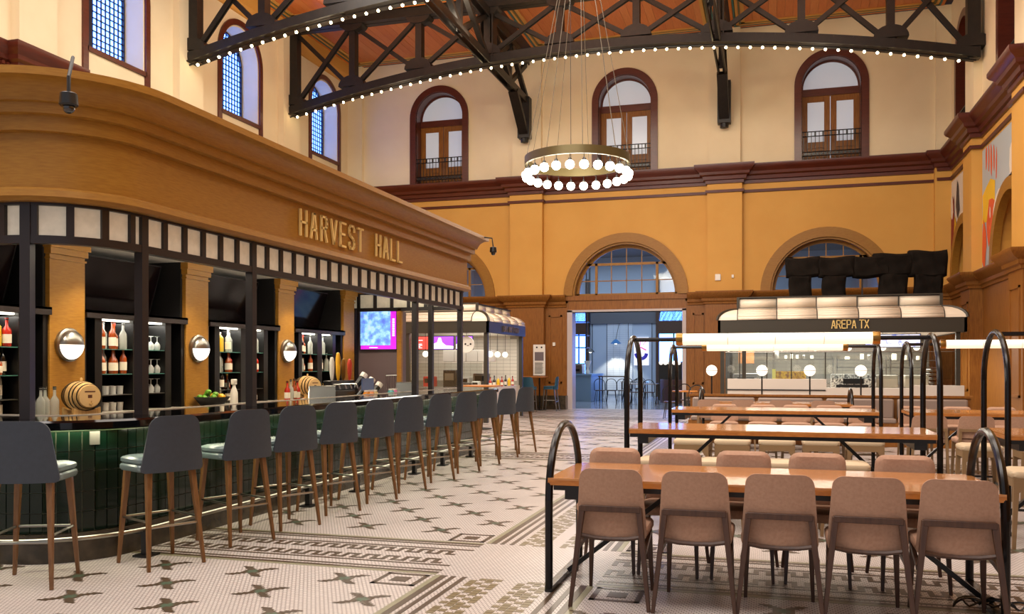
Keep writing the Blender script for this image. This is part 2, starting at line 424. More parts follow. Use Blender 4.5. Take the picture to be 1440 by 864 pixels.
cr = MB(); cr.lathe([(.075, 0), (.075, .006), (.055, .007), (.05, .003), (.001, .003)], (0.13, 5.03, 0), 20)
tag(cr.build('floor_drain', steel), 'round metal floor drain between two near dining chairs', 'drain')

# ---- back wall
AR = [(-11.0, 2.03), (-4.56, 2.03), (1.62, 1.95)]
UW = [-11.0, -4.57, 1.75]
mb = MB()
edges = [XL-.6, -7.83, -1.4, XR+.6]
for (cx, hw), a, b in zip(AR, edges, edges[1:]): wall_hole(mb, backf, a, b, 3.5, 7.4, cx, hw-.3, 3.5, 3.72, 0.5)
struct(mb, 'wall_back', yellow)
mb = MB()
for cx, a, b in zip(UW, edges, edges[1:]): wall_hole(mb, backf, a, b, 7.4, ZC, cx, 0.85, 7.4, 10.05, 0.6, 20)
struct(mb, 'wall_back', cream)
# wainscot zone
mb = MB()
fbox(mb, backf, XL-.6, -6.45, 0, 3.7, 0, .5); fbox(mb, backf, -2.62, XR+.6, 0, 3.7, 0, .5)
fbox(mb, backf, -6.45, -2.62, 3.2, 3.62, -.02, .5)
wains = struct(mb, 'wall_back', oakd)
pan = MB(); rail = []
for a, b in ((-14.2,-13.2),(-12.9,-11.9),(-11.6,-10.6),(-10.2,-9.2),(-8.95,-8.45),(-8.15,-7.45),(-7.1,-6.65),(-2.4,-2.05),(-1.75,-1.05),(-.6,.6),(1,2.2),(2.6,3.8)):
    p = MB()
    for (u0,u1,z0,z1) in ((a,b,3.05,3.11),(a,b,.85,.91),(a,a+.06,.85,3.11),(b-.06,b,.85,3.11)): fbox(p, backf, u0, u1, z0, z1, -.03 if not (-8.4<a<-7.2 or -1.95<a<-.8) else -.27, 0)
    p.build('panel_moulding', oakd, wains, smooth=False)
jb = MB(); fbox(jb, backf, -6.47, -6.3, 0, 3.26, -.04, .5); fbox(jb, backf, -2.72, -2.6, 0, 3.26, -.04, .5); fbox(jb, backf, -6.47, -2.6, 3.2, 3.27, -.04, .5)
struct(jb, 'trim_1', mat('pale_jamb', (190, 178, 176), 0.4))
# pilasters on the back wall: oak base, painted shaft, cream shaft
for px, hw in ((-14.25, .45), (-7.83, .56), (-1.4, .53), (5.0, .4)):
    q = MB(); fbox(q, backf, px-hw-.06, px+hw+.06, .45, 3.7, -.28, 0); struct(q, 'trim_2', oakd)
    q = MB(); fbox(q, backf, px-hw, px+hw, 3.7, 7.3, -.24, 0); struct(q, 'trim_3', yellow)
    q = MB(); fbox(q, backf, px-hw*.9, px+hw*.9, 7.5, ZC, -.18, 0); struct(q, 'trim_4', cream)
pl = MB(); fbox(pl, backf, XL, -6.45, 0, .45, -.34, 0); fbox(pl, backf, -2.62, XR, 0, .45, -.34, 0); struct(pl, 'baseboard_back', dmarble)
# cornices: swept profiles along breaking paths
def brk(u0, u1, pil, pr):
    """(u, extra depth) list from u0 to u1 breaking forward over pilasters"""
    pts = [(u0, 0)]
    for c, hw in pil:
        pts += [(c-hw, 0, -1), (c-hw, pr, -1), (c+hw, pr, 1), (c+hw, 0, 1)]
    return pts+[(u1, 0)]
def cornice(F, prof, u0, u1, pil, pr, name, m):
    pts = brk(u0, u1, pil, pr)
    vs = []; n = len(prof); mb = MB()
    for P_ in pts:
        for d, z in prof:
            u = P_[0] + (P_[2]*d if len(P_) == 3 else 0)
            vs.append(F(u, z, -(d+P_[1])))
    fs = []
    for i in range(len(pts)-1):
        for j in range(n-1): fs.append((i*n+j, i*n+j+1, (i+1)*n+j+1, (i+1)*n+j))
    mb.add(vs, fs); struct(mb, name, m)
CP = [(0,7.12),(.05,7.13),(.06,7.22),(.12,7.24),(.14,7.34),(.22,7.38),(.24,7.46),(.34,7.54),(.38,7.6),(.38,7.68),(0,7.72)]
WP = [(0,3.36),(.04,3.37),(.05,3.43),(.10,3.46),(.11,3.54),(.20,3.60),(.26,3.68),(.28,3.72),(.28,3.76),(0,3.78)]
LP = [(0,6.84),(.05,6.85),(.06,6.93),(0,6.94)]
bp_ = [(-7.83, .56), (-1.4, .53), (4.95, .25)]
cornice(backf, CP, XL, XR, bp_, .24, 'trim_5', redwood)
cornice(backf, LP, XL, XR, bp_, .24, 'trim_6', redwood)
for a, b, pil in ((XL, -6.5, [(-7.83, .62)]), (-2.56, XR, [(-1.4, .59), (4.95, .3)])): cornice(backf, WP, a, b, pil, .28, 'trim_7', oakd)
mb = MB(); fbox(mb, backf, -6.55, -2.55, 3.58, 3.74, -.07, .1); struct(mb, 'trim_8', oakd)
# arches of the back wall
for k, (cx, ro) in enumerate(AR):
    z0 = 3.72
    t = MB(); arch_trim(t, backf, cx, ro, ro-.30, z0, z0, -.07, .06); arch_trim(t, backf, cx, ro-.30, ro-.36, z0, z0, .0, .45)
    wn = struct(t, 'window_%d' % (k+1), oak)
    r = ro-.36; fr = MB(); F = backf
    arch_trim(fr, F, cx, r, r-.09, z0, z0, .3, .4)
    for zz, hh in ((3.72, .1), (3.72+1.02, .08)): 
        wx = math.sqrt(max(r*r-(zz-3.72)**2, .01)); fbox(fr, F, cx-wx, cx+wx, zz, zz+hh, .3, .4)
    for ux in (-1.0, 1.0): fbox(fr, F, cx+ux-.04, cx+ux+.04, z0, z0+1.1, .3, .4)
    fr.build('window_frame', oak, wn, smooth=False)
    mu = MB()
    for ux in (-.5, 0, .5): fbox(mu, F, cx+ux-.014, cx+ux+.014, z0, z0+math.sqrt(r*r-ux*ux), .33, .37)
    fbox(mu, F, cx-r, cx+r, z0+.5, z0+.53, .33, .37)
    mu.build('muntin', oak, wn, smooth=False)
    g = MB(); fan(g, F, cx, r, z0, .36); g.build('pane', glass_thin, wn, smooth=False)
# upper french doors with iron balconies
upg = mat('lit_frosted_pane', (196, 204, 214), 0.25, emit=(205, 212, 228), es=0.22)
for k, cx in enumerate(UW):
    t = MB(); arch_trim(t, backf, cx, 1.07, .86, 10.03, 7.7, -.06, .05); arch_trim(t, backf, cx, .86, .84, 10.03, 7.7, .0, .55)
    wn = struct(t, 'window_%d' % (k+4), redwood)
    f = MB(); F = backf
    fbox(f, F, cx-.86, cx+.86, 9.80, 10.02, .38, .52); arch_trim(f, F, cx, .86, .80, 10.03, 10.0, .42, .5); f.build('transom', redwood, wn, smooth=False)
    for s in (-1, 1):
        d = MB(); u0, u1 = sorted((cx+s*.01, cx+s*.84))
        fbox(d, F, u0, u0+.17, 7.7, 9.80, .42, .5); fbox(d, F, u1-.17, u1, 7.7, 9.80, .42, .5)
        fbox(d, F, u0+.17, u1-.17, 9.62, 9.80, .42, .5); fbox(d, F, u0+.17, u1-.17, 8.2, 8.38, .42, .5); fbox(d, F, u0+.17, u1-.17, 7.7, 7.8, .42, .5); fbox(d, F, u0+.17, u1-.17, 7.8, 8.2, .45, .48)
        dd = d.build('door_leaf', oakd, wn, smooth=False)
        MB().box(u0+.17, u1-.17, YB+.45, YB+.46, 8.38, 9.62).build('pane', upg, dd, smooth=False)
    g = MB(); fan(g, F, cx, .80, 10.03, .46); g.build('fanlight', upg, wn, smooth=False)
    r = MB()
    for zz in (7.86, 7.98, 8.46, 8.6): r.tube([(cx-.84, YB-.02, zz), (cx+.84, YB-.02, zz)], .016, 6)
    for i in range(15): r.tube([(cx-.8+i*.114, YB-.02, 7.74), (cx-.8+i*.114, YB-.02, 8.6)], .011, 5)
    for i in range(7): r.cb(cx-.69+i*.228, YB-.02, 8.53, .05, .03, .12)
    for i in range(14): r.lathe([(.045, -.01), (.045, .01)], (cx-.74+i*.114, YB-.02, 7.92), 8, 'y')
    r.build('balcony_railing', black, wn, smooth=False)
# ---- left wall
mb = MB(); wl = [16.85, 21.75, 26.65]
ledges = [14.4, 19.3, 24.2, YB]
fbox(mb, leftf, -4, YB, 0, 7.5, 0, .3); struct(mb, 'wall_left', yellow)
mb = MB(); wall_hole(mb, leftf, 9.5, 14.4, 7.5, ZC, 11.95, .88, 8.45, 10.1, .7, 20)
for cx, a, b in zip(wl, ledges, ledges[1:]): wall_hole(mb, leftf, a, b, 7.5, ZC, cx, .88, 8.45, 10.1, .7, 20)
fbox(mb, leftf, -4, 9.5, 7.5, ZC, 0, .3)
struct(mb, 'wall_left', cream)
for k, cx in enumerate([11.95]+wl):
    t = MB(); arch_trim(t, leftf, cx, 1.08, .92, 10.1, 7.7, -.05, .05); fbox(t, leftf, cx-.95, cx+.95, 8.36, 8.47, -.05, .7); fbox(t, leftf, cx-.95, cx+.95, 7.72, 7.82, -.05, .02); wn = struct(t, 'window_%d' % (k+7), redwood)
    t = MB(); fbox(t, leftf, cx-.9, cx+.9, 8.12, 10.95, .62, .64) if False else None
    g = MB(); fan(g, leftf, cx, .87, 10.1, .62); fbox(g, leftf, cx-.87, cx+.87, 8.45, 10.1, .62, .63); g.build('pane', day_m, wn, smooth=False)
    r = MB()
    for i in range(13): 
        u = cx-.84+i*.14; zt = 10.1+math.sqrt(max(.87**2-(u-cx)**2, 0)); fbox(r, leftf, u-.012, u+.012, 8.45, zt, .55, .58)
    for i in range(17): zz = 8.55+i*.15; wx = .87 if zz < 10.1 else math.sqrt(max(.87**2-(zz-10.1)**2, 0)); fbox(r, leftf, cx-wx, cx+wx, zz-.012, zz+.012, .55, .58)
    r.build('lead_grid', black, wn, smooth=False)
    r = MB(); fbox(r, leftf, cx-.30, cx-.20, 8.45, 10.9, .52, .60); arch_trim(r, leftf, cx, .88, .84, 10.1, 8.45, .52, .6); r.build('window_frame', mat('blue_black_frame', (24, 26, 40), .4), wn, smooth=False)
# pilasters and cornice, left
for y in (9.5, 14.4, 19.3, 24.2):
    q = MB(); fbox(q, leftf, y-.55, y+.55, 0, 7.3, -.25, 0); struct(q, 'trim_9', yellow)
    q = MB(); fbox(q, leftf, y-.48, y+.48, 7.5, ZC, -.2, 0); struct(q, 'trim_10', cream)
cornice(leftf, CP, -4, YB, [(9.5,.55),(14.4,.55),(19.3,.55),(24.2,.55)], .24, 'trim_11', redwood)
cornice(leftf, [(0,11.35),(.06,11.36),(.1,11.5),(.2,11.6),(.2,ZC)], -4, YB, [], 0, 'trim_12', gold_s)
# dentil row under the left cornice
dn = MB()
for i in range(60): fbox(dn, leftf, 12.2+i*.12, 12.26+i*.12, 7.28, 7.34, -.2, -.12)
struct(dn, 'trim_13', redwood)
# ---- right wall
niche = mat('niche_brown', (120, 66, 30), 0.6)
mb = MB(); wr = [16.85, 21.75, 26.6]
for cx, a, b in zip([11.95]+wr, [9.5]+ledges, ledges): wall_hole(mb, rightf, a, b, 3.6, 7.5, cx, 1.5, 3.6, 3.72, .7, 24, 1.75)
fbox(mb, rightf, -4, 9.5, 3.6, 7.5, 0, .3); struct(mb, 'wall_right', yellow)
mb = MB()
for cx, a, b in zip([11.95]+wr, [9.5]+ledges, ledges): wall_hole(mb, rightf, a, b, 7.5, ZC, cx, .88, 7.7, 10.1, .5, 20)
fbox(mb, rightf, -4, 9.5, 7.5, ZC, 0, .3); struct(mb, 'wall_right', cream)
mb = MB(); fbox(mb, rightf, -4, YB, 0, 3.7, 0, .3); wrw = struct(mb, 'wall_right', oakd)
mb = MB(); fbox(mb, rightf, 9, YB, 3.6, 7.4, .7, .75); struct(mb, 'wall_right', niche)
for k, cx in enumerate([11.95]+wr):
    t = MB(); arch_trim(t, lambda u, z, d: rightf(u, 3.72+(z-3.72)*1.1, d), cx, 1.72, 1.46, 3.72, 3.72, -.06, .12); struct(t, 'trim_14', oak)
    t = MB(); arch_trim(t, rightf, cx, 1.07, .86, 10.1, 7.7, -.05, .4); fan(t, rightf, cx, .88, 10.1, .4); fbox(t, rightf, cx-.88, cx+.88, 7.7, 10.1, .4, .42); wn = struct(t, 'window_%d' % (k+11), redwood)
    r = MB()
    for zz in (7.9, 8.5): r.tube([(XR, cx-.84, zz), (XR, cx+.84, zz)], .02, 6)
    for i in range(12): r.tube([(XR, cx-.77+i*.14, 7.74), (XR, cx-.77+i*.14, 8.5)], .012, 5)
    r.build('balcony_railing', black, wn, smooth=False)
for y in (9.5, 14.4, 19.3+.75, 24.2+.7):
    q = MB(); fbox(q, rightf, y-.55, y+.55, 0, 3.7, -.3, 0); o = struct(q, 'trim_15', oakd)
    p = MB()
    for u0, u1, z0, z1 in ((-.38,.38,3.0,3.05),(-.38,.38,.8,.85),(-.38,-.33,.8,3.05),(.33,.38,.8,3.05)): fbox(p, rightf, y+u0, y+u1, z0, z1, -.33, -.3)
    p.build('panel_moulding', oakd, o, smooth=False)
    q = MB(); fbox(q, rightf, y-.5, y+.5, 3.7, 7.3, -.25, 0); struct(q, 'trim_16', yellow)
    q = MB(); fbox(q, rightf, y-.48, y+.48, 7.5, ZC, -.2, 0); struct(q, 'trim_17', cream)
rp_ = [(9.5,.55),(14.4,.55),(20.05,.55),(24.9,.55)]
cornice(rightf, CP, -4, YB, rp_, .25, 'trim_18', redwood)
cornice(rightf, LP, -4, YB, rp_, .25, 'trim_19', redwood)
cornice(rightf, WP, -4, YB, rp_, .30, 'trim_20', oakd)
pl = MB(); fbox(pl, rightf, -4, YB, 0, .35, -.06, 0); struct(pl, 'baseboard_right', dmarble)
# murals on the right wall above the arches (flat prints)
MP = [mat('mural_grey', (176, 182, 180), .7), mat('mural_orange', (222, 92, 36), .7), mat('mural_yellow', (232, 184, 30), .7), mat('mural_cream', (226, 212, 190), .7), mat('mural_charcoal', (66, 58, 58), .7), mat('mural_red', (140, 44, 30), .7)]
def above(y, cx): 
    r = 1.74; return 3.72+1.1*math.sqrt(max(r*r-(y-cx)**2, 0)) if abs(y-cx) < r else 3.85
for k, (cx, y0, y1, lab) in enumerate(((22.5, 20.65, 24.35, 'printed wall mural of a pale statue over orange buildings beside the nearer pilaster'), (27.0, 25.5, 28.4, 'narrow cream and charcoal wall mural in the far right corner bay'))):
    cxx = 21.75 if k == 0 else 26.6
    m_ = MB(); m_.cur = 0; N = 26
    for i in range(N):
        a = y0+(y1-y0)*i/N; b = y0+(y1-y0)*(i+1)/N
        m_.quad((XR-.012, a, above(a, cxx)), (XR-.012, b, above(b, cxx)), (XR-.012, b, 6.78), (XR-.012, a, 6.78))
    root = thing('wall_mural', lab, 'mural', (XR-.01, (y0+y1)/2, 3.8))
    m_.build('mural_ground', MP[0] if k == 0 else MP[3], root, smooth=False)
    def blob(cy, cz, ry, rz, mi, n=9, seed=0, d=.016):
        rr = random.Random(seed); pts = []
        for i in range(n):
            t = 2*PI*i/n; s = .6+.6*rr.random(); y = cy+ry*math.cos(t)*s; z = cz+rz*math.sin(t)*s
            y = min(max(y, y0+.02), y1-.02); pts.append((y, min(max(z, above(y, cxx)+.02), 6.76)))
        q = MB(); q.add([(XR-d, a, b) for a, b in pts], [tuple(range(n))]); q.build('paint_patch', MP[mi], root, smooth=False)
    if k == 0:
        for i in range(5): blob(23.9-.25*i, 6.6-.1*i, .08, .45, 1, 7, i, .016)
        blob(23.6, 5.35, .9, .6, 2, 11, 3, .017); blob(23.3, 4.9, .8, .75, 1, 12, 4, .018); blob(22.7, 4.95, .5, .5, 3, 12, 5, .019)
        for i in range(9): blob(23.7-.18*i, 5.0+.1*(i % 3), .07, .18, 3 if i % 2 else 1, 5, 20+i, .020)
        blob(21.5, 5.9, .22, .5, 3, 10, 6, .020); blob(21.55, 5.0, .35, .75, 3, 12, 7, .020); blob(21.6, 5.2, .2, .5, 4, 10, 8, .022); blob(22.2, 5.1, .2, .5, 4, 6, 9, .023); blob(21.4, 5.9, .1, .2, 4, 7, 10, .023)
        blob(24.1, 4.4, .25, .6, 1, 10, 11, .021)
    else:
        for i in range(14): blob(25.7+.35*(i % 3), 4.5+.17*i, .16, .3, (4, 3, 2)[i % 3], 8, 40+i, .016+.0006*i)
        blob(28.0, 5.2, .3, 1.2, 5, 9, 60, .03); blob(28.1, 6.0, .2, .4, 3, 9, 61, .031); blob(27.6, 4.9, .4, .7, 2, 9, 62, .032); blob(27.3, 6.0, .25, .6, 4, 9, 63, .033)
# ---- ceiling: planks per bay between stencilled border bands
pk = [noise_col(mat('ceiling_plank_%d' % i, c, .45), c2, (14, 1.2, 1), 6, fac=.8) for i, (c, c2) in enumerate((((206,116,50),(180,92,36)),((194,98,38),(214,132,66)),((214,130,64),(186,100,40)),((184,90,34),(206,118,52))))]
struct(MB().box(XL-.5, XR+.5, -4, YB+.3, ZC+.06, ZC+.2), 'ceiling', mat('ceiling_backing', (60, 30, 14), .7))
ceil = bpy.data.objects['ceiling']
pm = []
for m in pk:
    pm.append(mm('plank', MB().box(-.115, .115, 0, 1, 0, .05), m, smooth=False))
for j, (a, b) in enumerate(((14.9, 18.8), (19.8, 23.7), (24.7, 28.0))):
    x = XL+.75; i = 0
    while x < XR-.7:
        if not any(abs(x-c) < .45 for c in (-7.83, -1.4)):
            o = inst(pm[random.randrange(4)], ceil, (x, a, ZC+random.uniform(0, .012))); o.scale = (1, b-a, 1)
        x += .236; i += 1
bd = {m: MB() for m in ('t', 'o', 'g', 'r')}
def band(x0, x1, y0, y1):
    """frame of coloured stripes round one coffer"""
    for off, wd, key in ((0, .08, 'r'), (.09, .05, 't'), (.16, .07, 'g'), (.25, .05, 'o'), (.32, .1, 'g')):
        a, b, c, d = x0+off, x1-off, y0+off, y1-off; z0, z1 = ZC-.01, ZC+.06; q = bd[key]
        q.box(a, b, c, c+wd, z0, z1); q.box(a, b, d-wd, d, z0, z1); q.box(a, a+wd, c, d, z0, z1); q.box(b-wd, b, c, d, z0, z1)
xs = [XL, -7.83, -1.4, XR]
for a, b in zip(xs, xs[1:]):
    for c, d in ((14.5, 19.2), (19.4, 24.1), (24.3, YB)): band(a+.2, b-.2, c+.1, d-.1)
for key, m in (('t', teal), ('o', olive_s), ('g', gold_s), ('r', orange_s)): bd[key].build('border_stripe', m, ceil, smooth=False)
struct(MB().box(XL-.3, XR+.3, -4, 14.5, ZC-.01, ZC+.06), 'ceiling', pk[0])
# unseen sheet added outside the left wall to stop world light leaking in
for nm, b_ in (('unseen_light_block', (XL-1.0, XL-.85, -4, YB+1, 0, ZC+.5)),):
    struct(MB().box(*b_), 'wall_left', cream)
# ================================================================== TRUSSES
def zb(x, z0=10.2): return z0 - 0.0123*(x+4.9)**2
VX = [-14.1, -12.1, -9.95, -7.83, -5.7, -3.55, -1.4, .75, 2.9, 4.8]
bulb_t = mm('bulb', MB().ball((0, 0, 0), .036, 8, 6), bulb_m)
sock_t = mm('socket', MB().lathe([(.02, 0), (.02, .05), (.012, .07)], (0, 0, .03), 6), black)
def truss(Y, label, label2):
    T = thing('roof_truss', label, 'truss', (XL+.3, Y, 8.9), 0, 'arched iron roof trusses')
    xs = [-14.2+i*(19.05/40) for i in range(41)]
    bc = MB(); W = .17
    for s in (-1, 1):
        for a, b in zip(xs, xs[1:]):
            bc.bar((a, Y+s*W, zb(a)+.13), (b, Y+s*W, zb(b)+.13), .03, .24)
            bc.bar((a, Y+s*.12, zb(a)+.02), (b, Y+s*.12, zb(b)+.02), .20, .03)
    bc.build('bottom_chord', iron, T)
    tc = MB()
    for s in (-1, 1):
        tc.bar((-14.2, Y+s*W, 11.84), (4.85, Y+s*W, 11.84), .03, .26); tc.bar((-14.2, Y+s*.12, 11.72), (4.85, Y+s*.12, 11.72), .2, .03)
    tc.build('top_chord', iron, T)
    for x in VX:
        wv = .30 if x in (VX[0], VX[-1]) else .19
        big = x in (-7.83, -1.4)
        m = MB().box(x-wv/2, x+wv/2, Y-.13, Y+.13, zb(x)-.0, 11.9)
        if big: m.box(x-.2, x-.16, Y-.2, Y+.2, zb(x)+.2, 11.6).box(x+.16, x+.2, Y-.2, Y+.2, zb(x)+.2, 11.6)
        m.build('vertical_post', iron, T, smooth=False)
        MB().prism([(x+.42*math.cos(t), zb(x)+.28+.32*math.sin(t)) for t in [PI*i/12 for i in range(13)]], Y-.188, Y+.188).build('gusset_plate', iron, T, smooth=False)
        if x not in (VX[0], VX[-1]): MB().prism([(x+.38*math.cos(t), 11.72-.22*math.sin(t)) for t in [PI*i/12 for i in range(13)]], Y-.188, Y+.188).build('gusset_plate', iron, T, smooth=False)
    for a, b in zip(VX, VX[1:]):
        for (x0, z0, x1, z1, dy) in ((a+.1, zb(a)+.3, b-.1, 11.62, -.05), (a+.1, 11.62, b-.1, zb(b)+.3, .05)):
            d = MB()
            d.bar((x0, Y+dy-.045, z0), (x1, Y+dy-.045, z1), .035, .12); d.bar((x0, Y+dy+.045, z0), (x1, Y+dy+.045, z1), .035, .12)
            d.bar((x0, Y+dy, z0), (x1, Y+dy, z1), .12, .05)
            d.build('diagonal_brace', iron, T, smooth=False)
    S = thing('bulb_string', label2, 'string lights', (XL+.4, Y-.1, 8.9), 0, 'bulb strings under the trusses')
    off = parent_off(S)
    MB().tube([(x, Y-.1, zb(x)-.05) for x in xs], .022, 6).build('cable', black, S)
    n = 60
    for i in range(n):
        x = -13.95+i*.312
        p = (x-off.x, -0.0, zb(x)-.12-off.z)
        inst(bulb_t, S, p); inst(sock_t, S, p)
    for i in range(3):   # real light from the string
        l = bpy.data.lights.new('bulb_glow', 'POINT'); l.energy = 60; l.color = (1, .85, .62); l.shadow_soft_size = .3
        o = bpy.data.objects.new('bulb_glow', l); COL.objects.link(o); x = -10.5+i*5.8; o.location = (x, Y, zb(x)-.6)
truss(24.2, 'far iron roof truss crossing above the three balcony doors', 'bulb string under the far truss, running full width to the right wall')
truss(19.3, 'near iron roof truss rising out of the top of the frame', 'bulb string under the near truss, leaving the frame at the top')
def ltruss(X, label):
    T = thing('purlin_truss', label, 'truss', (X, YB-.3, 9.0), 0, 'lengthwise trusses between the arched ones')
    for (y0, y1) in ((14.4, 19.1), (19.5, 24.0), (24.4, 28.3)):
        z0 = zb(X)+.12
        m = MB()
        for s in (-.1, .1): m.bar((X+s, y0, z0), (X+s, y1, z0), .04, .22); m.bar((X+s, y0, 11.55), (X+s, y1, 11.55), .04, .22)
        m.build('chord', iron, T, smooth=False)
        n = 2; L = (y1-y0)/n
        for i in range(n):
            for a, b in (((X-.04, y0+i*L, z0), (X-.04, y0+(i+1)*L, 11.45)), ((X+.04, y0+i*L, 11.45), (X+.04, y0+(i+1)*L, z0))):
                MB().bar(a, b, .14, .14).build('diagonal_brace', iron, T, smooth=False)
            if i: MB().box(X-.07, X+.07, y0+i*L-.07, y0+i*L+.07, z0, 11.5).build('vertical_post', iron, T, smooth=False)
    b = MB(); y = YB-.24
    b.box(X-.2, X+.2, y-.32, y, 8.95, zb(X)+.2); b.lathe([(.001, -.16), (.13, -.13), (.13, 0)], (X, y-.16, 8.95), 10)
    b.bar((X, y-.25, 9.1), (X, y-1.5, zb(X)+.05), .3, .16); b.build('wall_bracket', iron, T, smooth=False)
ltruss(-7.83, 'lengthwise iron truss ending on the bracket left of the ring chandelier')
ltruss(-1.4, 'lengthwise iron truss ending on the bracket right of the ring chandelier')
# ---- chandelier
cx, cy, cz, R = -3.88, 18.0, 5.70, 1.07
C_ = thing('ring_chandelier', 'round bronze ring chandelier with a circle of lit globe bulbs', 'chandelier', (cx, cy, cz))
ring = MB(); n = 64; prof = [(R-.025, -.085), (R+.025, -.085), (R+.025, .085), (R-.025, .085)]
vs = [(cx+r*math.cos(2*PI*k/n), cy+r*math.sin(2*PI*k/n), cz+h) for k in range(n) for r, h in prof]
ring.add(vs, [(k*4+j, k*4+(j+1) % 4, ((k+1) % n)*4+(j+1) % 4, ((k+1) % n)*4+j) for k in range(n) for j in range(4)])
ring.build('ring', mat('bronze_ring', (96, 84, 52), .35, .6), C_)
gt = mm('globe_bulb', MB().ball((0, 0, -.30), .092, 14, 10), globe_m); ct = mm('lamp_holder', MB().lathe([(.007, -.08), (.007, -.16), (.02, -.165), (.055, -.225), (.05, -.23)], (0,0,0), 10), black)
for i in range(24):
    a = 2*PI*(i+.3)/24; p = (R*math.cos(a), R*math.sin(a), 0)
    inst(gt, C_, p); inst(ct, C_, p)
for i in range(9):
    a = 2*PI*(i+.2)/9
    MB().tube([(cx+R*math.cos(a), cy+R*math.sin(a), cz+.08), (cx+.10*math.cos(a)+.05, cy+.1*math.sin(a), 10.9)], .007, 5).build('suspension_chain', mat('dark_chain', (84, 70, 50), .5), C_)
MB().tube([(cx+.05, cy, 10.9), (cx+.05, cy, 12.0)], .03, 8).lathe([(.16, 0), (.16, .05)], (cx+.05, cy, 10.85), 16).build('ceiling_stem', black, C_)
MB().tube([(cx-.15, cy, 10.9), (cx-.13, cy, cz-.02)], .006, 5).build('power_cable', black, C_)
l = bpy.data.lights.new('chandelier_glow', 'POINT'); l.energy = 260; l.color = (1, .93, .8); l.shadow_soft_size = .9
o = bpy.data.objects.new('chandelier_glow', l); COL.objects.link(o); o.location = (cx, cy, cz-.7)

# ================================================================== BAR
CX0, CY0, YE = -5.4, 5.76, 13.4
def cpath(d, ye=YE, n=12, x_end=-8.2, far=True):
    r = .6+d
    p = [(x_end, CY0-r), (-6.8, CY0-r), (-6.1, CY0-r)]+[(CX0+r*math.sin(t), CY0-r*math.cos(t)) for t in [PI/2*i/n for i in range(n+1)]]
    L = 12
    p += [(CX0+r, CY0+(ye+d-CY0)*i/L) for i in range(1, L+1)]
    if far: p += [(-7.2, ye+d)]
    return p
canopy = thing('bar_canopy', 'long honey oak canopy with rounded corner and lettered fascia above the bar', 'canopy', (-4.8, 9.5, 2.36))
fr_prof = [(-.05, 2.64), (.10, 2.64), (.13, 2.67), (.12, 2.72), (.08, 2.74), (.08, 3.135), (.13, 3.14), (.13, 3.25), (.18, 3.255), (.18, 3.33), (.21, 3.335), (.215, 3.36), (.245, 3.42), (.30, 3.465), (.36, 3.475), (.36, 3.53), (.30, 3.54), (-.05, 3.54)]
MB().sweep(fr_prof, cpath).build('fascia', oak, canopy)
MB().sweep([(-.04, 2.34), (.035, 2.34), (.035, 2.40), (-.04, 2.40)], cpath).sweep([(-.04, 2.62), (.035, 2.62), (.035, 2.645), (-.04, 2.645)], cpath).build('transom_rail', brown_post, canopy)
# transom panes and mullions along the path
def ptlist():
    L = []
    for i in range(7): L.append((-7.9+i*.36, CY0-.6, 0))
    for k in range(5): t = PI/2*k/4; L.append((CX0+.6*math.sin(t), CY0-.6*math.cos(t), t))
    y = CY0+.13
    while y < YE-.1: L.append((-4.8, y, PI/2)); y += .2556
    return L
PTS = ptlist()
muls = [p for i, p in enumerate(PTS) if not (i and abs(p[0]-PTS[i-1][0]) < .02 and abs(p[1]-PTS[i-1][1]) < .02)]
muls.append((-4.8, YE, PI/2)); far = [(-4.8-i*.3, YE, PI) for i in range(1, 8)]
def bar_at(x, y, t, w, d, z0, z1):
    q = MB(); u = (math.cos(t), math.sin(t)); v = (-u[1], u[0])
    pl_ = [(x+u[0]*a+v[0]*b, y+u[1]*a+v[1]*b) for a, b in ((-w/2,-d/2),(w/2,-d/2),(w/2,d/2),(-w/2,d/2))]
    return q.prism(pl_, z0, z1, 'z')
for x, y, t in muls+far: bar_at(x, y, t, .055, .06, 2.38, 2.64).build('mullion', brown_post, canopy, smooth=False)
for S_ in (muls, [muls[-1]]+far):
    for (x, y, t), (x2, y2, t2) in zip(S_, S_[1:]):
        ang = math.atan2(y2-y, x2-x); L = math.hypot(x2-x, y2-y)-.05
        bar_at((x+x2)/2, (y+y2)/2, ang, L, .012, 2.40, 2.62).build('glass_panel', frost, canopy, smooth=False)
# light behind the frosted strip
for y_ in (7.2, 9.6, 12.0): area('canopy_strip_light', (-5.5, y_, 2.42), (PI, 0, 0), .06, 2.2, 22, (1, .93, .8))
lt_ = MB().box(-5.15, -5.12, 6.0, 13.0, 2.60, 2.625); lt_.build('led_strip', led_m, canopy, smooth=False)
sf = MB(); sf.prism([(-8.2, CY0-.56)]+[(CX0+.56*math.sin(PI/2*i/10), CY0-.56*math.cos(PI/2*i/10)) for i in range(11)]+[(-4.84, YE-.04), (-8.2, YE-.04)], 2.66, 2.72, 'z'); sf.build('soffit', soffit, canopy, smooth=False)
sf = MB(); sf.prism([(-8.2, CY0-.56)]+[(CX0+.56*math.sin(PI/2*i/10), CY0-.56*math.cos(PI/2*i/10)) for i in range(11)]+[(-4.84, YE-.04), (-8.2, YE-.04)], 3.40, 3.46, 'z'); sf.build('roof_deck', blackm, canopy, smooth=False)
for y in (6.2, 7.3, 8.6, 9.9, 11.2, 12.5):
    MB().lathe([(.06, -.012), (.06, 0)], (-6.1, y, 2.66), 16).build('downlight', down_m, canopy)
    l = bpy.data.lights.new('bar_downlight', 'SPOT'); l.energy = 55; l.color = (1, .86, .66); l.spot_size = 2.0; l.spot_blend = .6; l.shadow_soft_size = .06
    o = bpy.data.objects.new('bar_downlight', l); COL.objects.link(o); o.location = (-6.1, y, 2.62)
